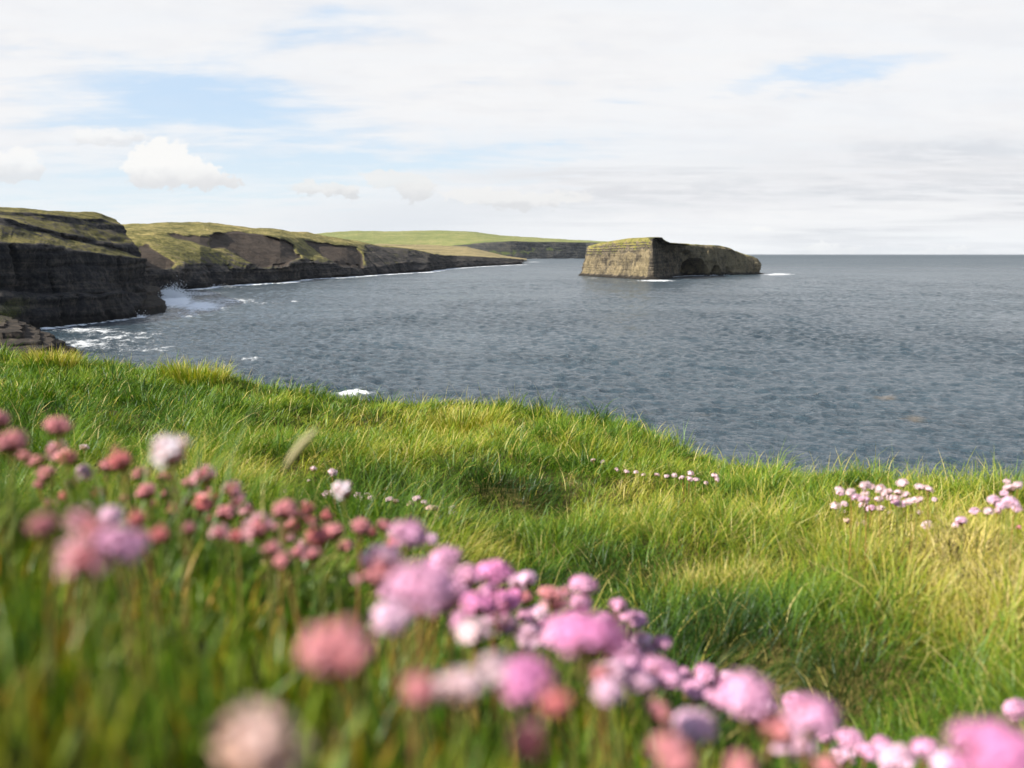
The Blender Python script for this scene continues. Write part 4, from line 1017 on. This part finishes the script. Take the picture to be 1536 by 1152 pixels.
# surf: next to the rocks and in the patches where waves break
spx, spy, _ = project(np.stack([SX, SY, SZ * 0], -1))
foam = np.zeros_like(SX)
cpts = []
for ln in COAST:
    a_ = np.array(ln); P = at(a_[:, 0], a_[:, 1], a_[:, 2])
    seg = np.linalg.norm(np.diff(P[:, :2], axis=0), axis=1); s_ = np.concatenate([[0], np.cumsum(seg)])
    u = np.arange(0, s_[-1], 6.0); cpts.append(np.stack([np.interp(u, s_, P[:, 0]), np.interp(u, s_, P[:, 1])], -1))
cpts = np.concatenate(cpts)
sel = np.argwhere((spx > 60) & (spx < 1200) & (Rs > 250) & (Rs < 6000) & (spy < 520))
Q = np.stack([SX[sel[:, 0], sel[:, 1]], SY[sel[:, 0], sel[:, 1]]], -1).astype(np.float32)
dm = np.empty(len(Q), np.float32); c32 = cpts.astype(np.float32)
for i in range(0, len(Q), 20000):
    q = Q[i:i+20000]
    dm[i:i+20000] = np.sqrt(((q[:, None, 0] - c32[None, :, 0]) ** 2 + (q[:, None, 1] - c32[None, :, 1]) ** 2).min(1))
rv = Rs[sel[:, 0], sel[:, 1]]
width = np.interp(rv, [300, 500, 900, 2000, 5000], [5, 8, 14, 26, 45]) * (0.7 + 1.0 * fbm(np.stack([Q[:, 0] / 45, Q[:, 1] / 45, Q[:, 0] * 0 + 2], -1), 3))
isl = (spx[sel[:, 0], sel[:, 1]] > 850)
width = np.where(isl, width * 0.55, width)
foam[sel[:, 0], sel[:, 1]] = np.exp(-(dm / np.maximum(width, 1)) ** 2) * 1.0
for a_, b_, rx, ry, k in [(264, 452, 34, 13, 1.2), (300, 459, 54, 11, .98), (255, 440, 14, 6, 1.2), (300, 440, 60, 5, .7), (335, 451, 80, 8, .68), (390, 455, 80, 5, .5), (440, 452, 16, 2.5, .6), (375, 462, 30, 3, .35),
                          (130, 495, 80, 9, .68), (205, 500, 80, 9, .56), (125, 516, 80, 14, .68), (215, 522, 120, 11, .56), (180, 507, 130, 20, .55), (280, 470, 50, 12, .62), (330, 470, 80, 10, .46), (400, 505, 80, 12, .36), (300, 545, 70, 8, .4), (270, 503, 18, 4, .55), (240, 508, 60, 12, .28), (378, 539, 44, 6, .62), (528, 589, 44, 8, .85), (440, 566, 40, 4, .3),
                          (985, 421, 45, 2.0, .85), (1028, 418.5, 20, 1.5, .6), (1165, 411.5, 40, 2.6, .8), (1215, 415, 34, 1.2, .45), (890, 417, 20, 1.3, .6), (940, 422.5, 40, 1.0, .5), (800, 393, 30, 2, .6), (735, 400, 40, 1.6, .5), (600, 412, 60, 1.4, .5)]:
    foam = np.maximum(foam, k * np.exp(-((spx - a_) / rx) ** 2 - ((spy - b_) / ry) ** 2))
weed = np.zeros_like(SX)
for a_, b_, rx, ry, k in [(1328, 597, 22, 5, .9), (1368, 628, 26, 6, .8), (1062, 622, 40, 5, .5), (1335, 646, 20, 4, .5), (1225, 592, 12, 3, .5), (1270, 668, 20, 4, .35)]:
    weed = np.maximum(weed, k * np.exp(-((spx - a_) / rx) ** 2 - ((spy - b_) / ry) ** 2))
# water heaps up a little where it breaks
SZ += np.clip(foam - 0.55, 0, 1) * 1.0 * (Rs < 1500) * (0.5 + fbm(np.stack([SX / 5, SY / 5, SX * 0], -1), 3))
me = grid_mesh('sea', np.stack([SX, SY, SZ], -1)[:, ::-1], False, True)
attr_f(me, 'foam', foam[:, ::-1]); attr_f(me, 'weed', weed[:, ::-1])
attr_f(me, 'rough', np.interp(Rs, [100, 300, 900, 2500, 8000], [.08, .10, .16, .34, .50])[:, ::-1]); attr_f(me, 'far', np.interp(Rs, [150, 900], [0.25, 1.0])[:, ::-1])   # unresolved chop reads as gloss
mat, t, out = new_mat('sea_water')
ob = t.node('ShaderNodeTexCoord').outputs['Object']
rot = t.node('ShaderNodeMapping'); t.l.new(ob, rot.inputs[0]); rot.inputs['Rotation'].default_value = (0, 0, math.radians(18))
vA = t.scalevec(rot.outputs[0], 0.5, 1.0, 1.0)
w1 = t.noise(vA, 0.33, 5, 0.6, 0.2); w2 = t.noise(vA, 0.9, 4, 0.6, 0.2); w3 = t.noise(vA, 3.1, 3, 0.6, 0.2)
h = t.add(t.add(t.mul(t.mul(w1, 2.5), t.attr('far')), t.mul(w2, 1.0)), t.mul(w3, 0.40))
patch = t.noise(t.scalevec(ob, 0.6, 1.6, 1.0), 0.012, 4, 0.6, 0.5)
h = t.mul(h, t.ss(patch, 0.3, 0.7, 0.55, 1.35))
nm = t.bump(h, 1.0, 1.0)
gust = t.noise(ob, 0.006, 4, 0.6)
wcol = t.mix(t.ss(gust, 0.35, 0.7), (0.024, 0.044, 0.060, 1), (0.044, 0.068, 0.086, 1))
wcol = t.mix(t.ss(t.mul(t.attr('weed'), t.add(0.4, t.noise(ob, 0.9, 4))), 0.25, 0.8), wcol, (0.10, 0.085, 0.065, 1))
fa = t.attr('foam')
fn = t.add(t.mul(t.noise(t.scalevec(ob, 1, .6, 1), 0.22, 7, 0.72, 1.2), 0.65), t.mul(t.noise(ob, 1.3, 5, 0.7), 0.35))
ff = t.ss(t.add(fa, t.mul(t.sub(fn, 0.5), 1.9)), 0.50, 0.92)
ff = t.mul(ff, t.ss(fa, 0.08, 0.25, 0.0, 0.92))
# a scatter of small whitecaps
wc = t.noise(t.scalevec(ob, 0.5, 1.0, 1.0), 0.045, 6, 0.75, 0.6)
ff = t.m('MAXIMUM', ff, t.mul(t.ss(wc, 0.735, 0.77), 0.6))
b = principled(t, out, wcol, t.attr('rough'), nm, 0.5); b.inputs['IOR'].default_value = 1.333
fd = t.node('ShaderNodeBsdfDiffuse'); fd.inputs[0].default_value = (0.93, 0.94, 0.95, 1)
t.l.new(t.bump(fn, 0.5, 0.6), fd.inputs['Normal'])
mx = t.node('ShaderNodeMixShader'); t.put(mx.inputs[0], ff); t.l.new(b.outputs[0], mx.inputs[1]); t.l.new(fd.outputs[0], mx.inputs[2]); t.l.new(mx.outputs[0], out.inputs[0])
tag(link('sea', me, mat), kind='structure')

# spray thrown up where the swell hits the shelf between the headlands
sm, t, out = new_mat('spray')
d1 = t.node('ShaderNodeBsdfDiffuse'); d1.inputs[0].default_value = (0.88, 0.9, 0.92, 1); t.l.new(d1.outputs[0], out.inputs[0])
pV, pF = [], []
sr = np.random.default_rng(9)
for a_, b_, rx, hh, n_ in ((262, 447, 16, 9, 2200), (250, 441, 8, 6, 700), (285, 443, 22, 3.5, 350), (236, 462, 8, 2.5, 120), (200, 476, 8, 3, 110), (330, 431, 30, 2.5, 160)):
    d0 = float(sea_depth(a_, b_))
    for _ in range(n_):
        p = at(a_ + sr.normal(0, rx * .5), b_ + sr.normal(0, 1.4), d0); p = np.array([p[0], p[1] + sr.normal(0, 6), 0.0])
        p[2] = abs(sr.normal(0, hh * .36)) * math.exp(-((p[0] - at(a_, b_, d0)[0]) / (rx * d0 / F)) ** 2)
        s_ = sr.uniform(0.08, 0.34); o_ = len(pV)
        R_ = sr.normal(size=(3, 3)); R_, _q = np.linalg.qr(R_)
        for q in ((1, 0, 0), (-1, 0, 0), (0, 1, 0), (0, -1, 0), (0, 0, 1), (0, 0, -1)): pV.append(p + R_ @ (np.array(q) * s_ * np.array([1, 1, .6])))
        pF += [(o_ + i, o_ + j, o_ + k) for i, j, k in ((0, 2, 4), (2, 1, 4), (1, 3, 4), (3, 0, 4), (2, 0, 5), (1, 2, 5), (3, 1, 5), (0, 3, 5))]
tag(link('sea_spray', mesh_faces('sea_spray', pV, pF, True), sm), kind='stuff')

# ------------------------------------------------------------------ air
HAZE = True
if HAZE:
    hv_ = [(-30000, -3000, -6), (30000, -3000, -6), (30000, 26000, -6), (-30000, 26000, -6)]
    hv_ += [(a_, b_, 330) for a_, b_, _ in hv_]
    me = mesh_faces('haze', hv_, [(0, 3, 2, 1), (4, 5, 6, 7), (0, 1, 5, 4), (1, 2, 6, 5), (2, 3, 7, 6), (3, 0, 4, 7)])
    mat, t, out = new_mat('haze')
    pv = t.node('ShaderNodeVolumePrincipled'); pv.inputs['Color'].default_value = (0.90, 0.94, 1.0, 1); pv.inputs['Density'].default_value = 8e-6
    t.l.new(pv.outputs[0], out.inputs['Volume'])
    tag(link('haze', me, mat), kind='stuff')

# ------------------------------------------------------------------ camera and render settings
cd = bpy.data.cameras.new('camera'); cam = bpy.data.objects.new('camera', cd); COL.objects.link(cam)
cam.location = (0, 0, CAMZ); cam.rotation_euler = (math.pi / 2 - PITCH, 0, 0)
cd.sensor_width = 36; cd.lens = 36 * F / 1536; cd.clip_start = 0.02; cd.clip_end = 250000
cd.dof.use_dof = True; cd.dof.focus_distance = 11.0; cd.dof.aperture_fstop = 4.0; cd.dof.aperture_blades = 9
scene.camera = cam
scene.render.engine = 'CYCLES'
cy = scene.cycles
cy.use_denoising = True
try: cy.denoiser = 'OPENIMAGEDENOISE'
except Exception: pass
cy.max_bounces = 6; cy.diffuse_bounces = 3; cy.glossy_bounces = 3; cy.transmission_bounces = 3; cy.volume_bounces = 0; cy.transparent_max_bounces = 4
cy.caustics_reflective = False; cy.caustics_refractive = False
cy.sample_clamp_indirect = 6; cy.sample_clamp_direct = 5
vs = scene.view_settings
vs.view_transform = 'Standard'; vs.look = 'None'; vs.exposure = EXPO; vs.gamma = 1.0; vs.use_curve_mapping = False
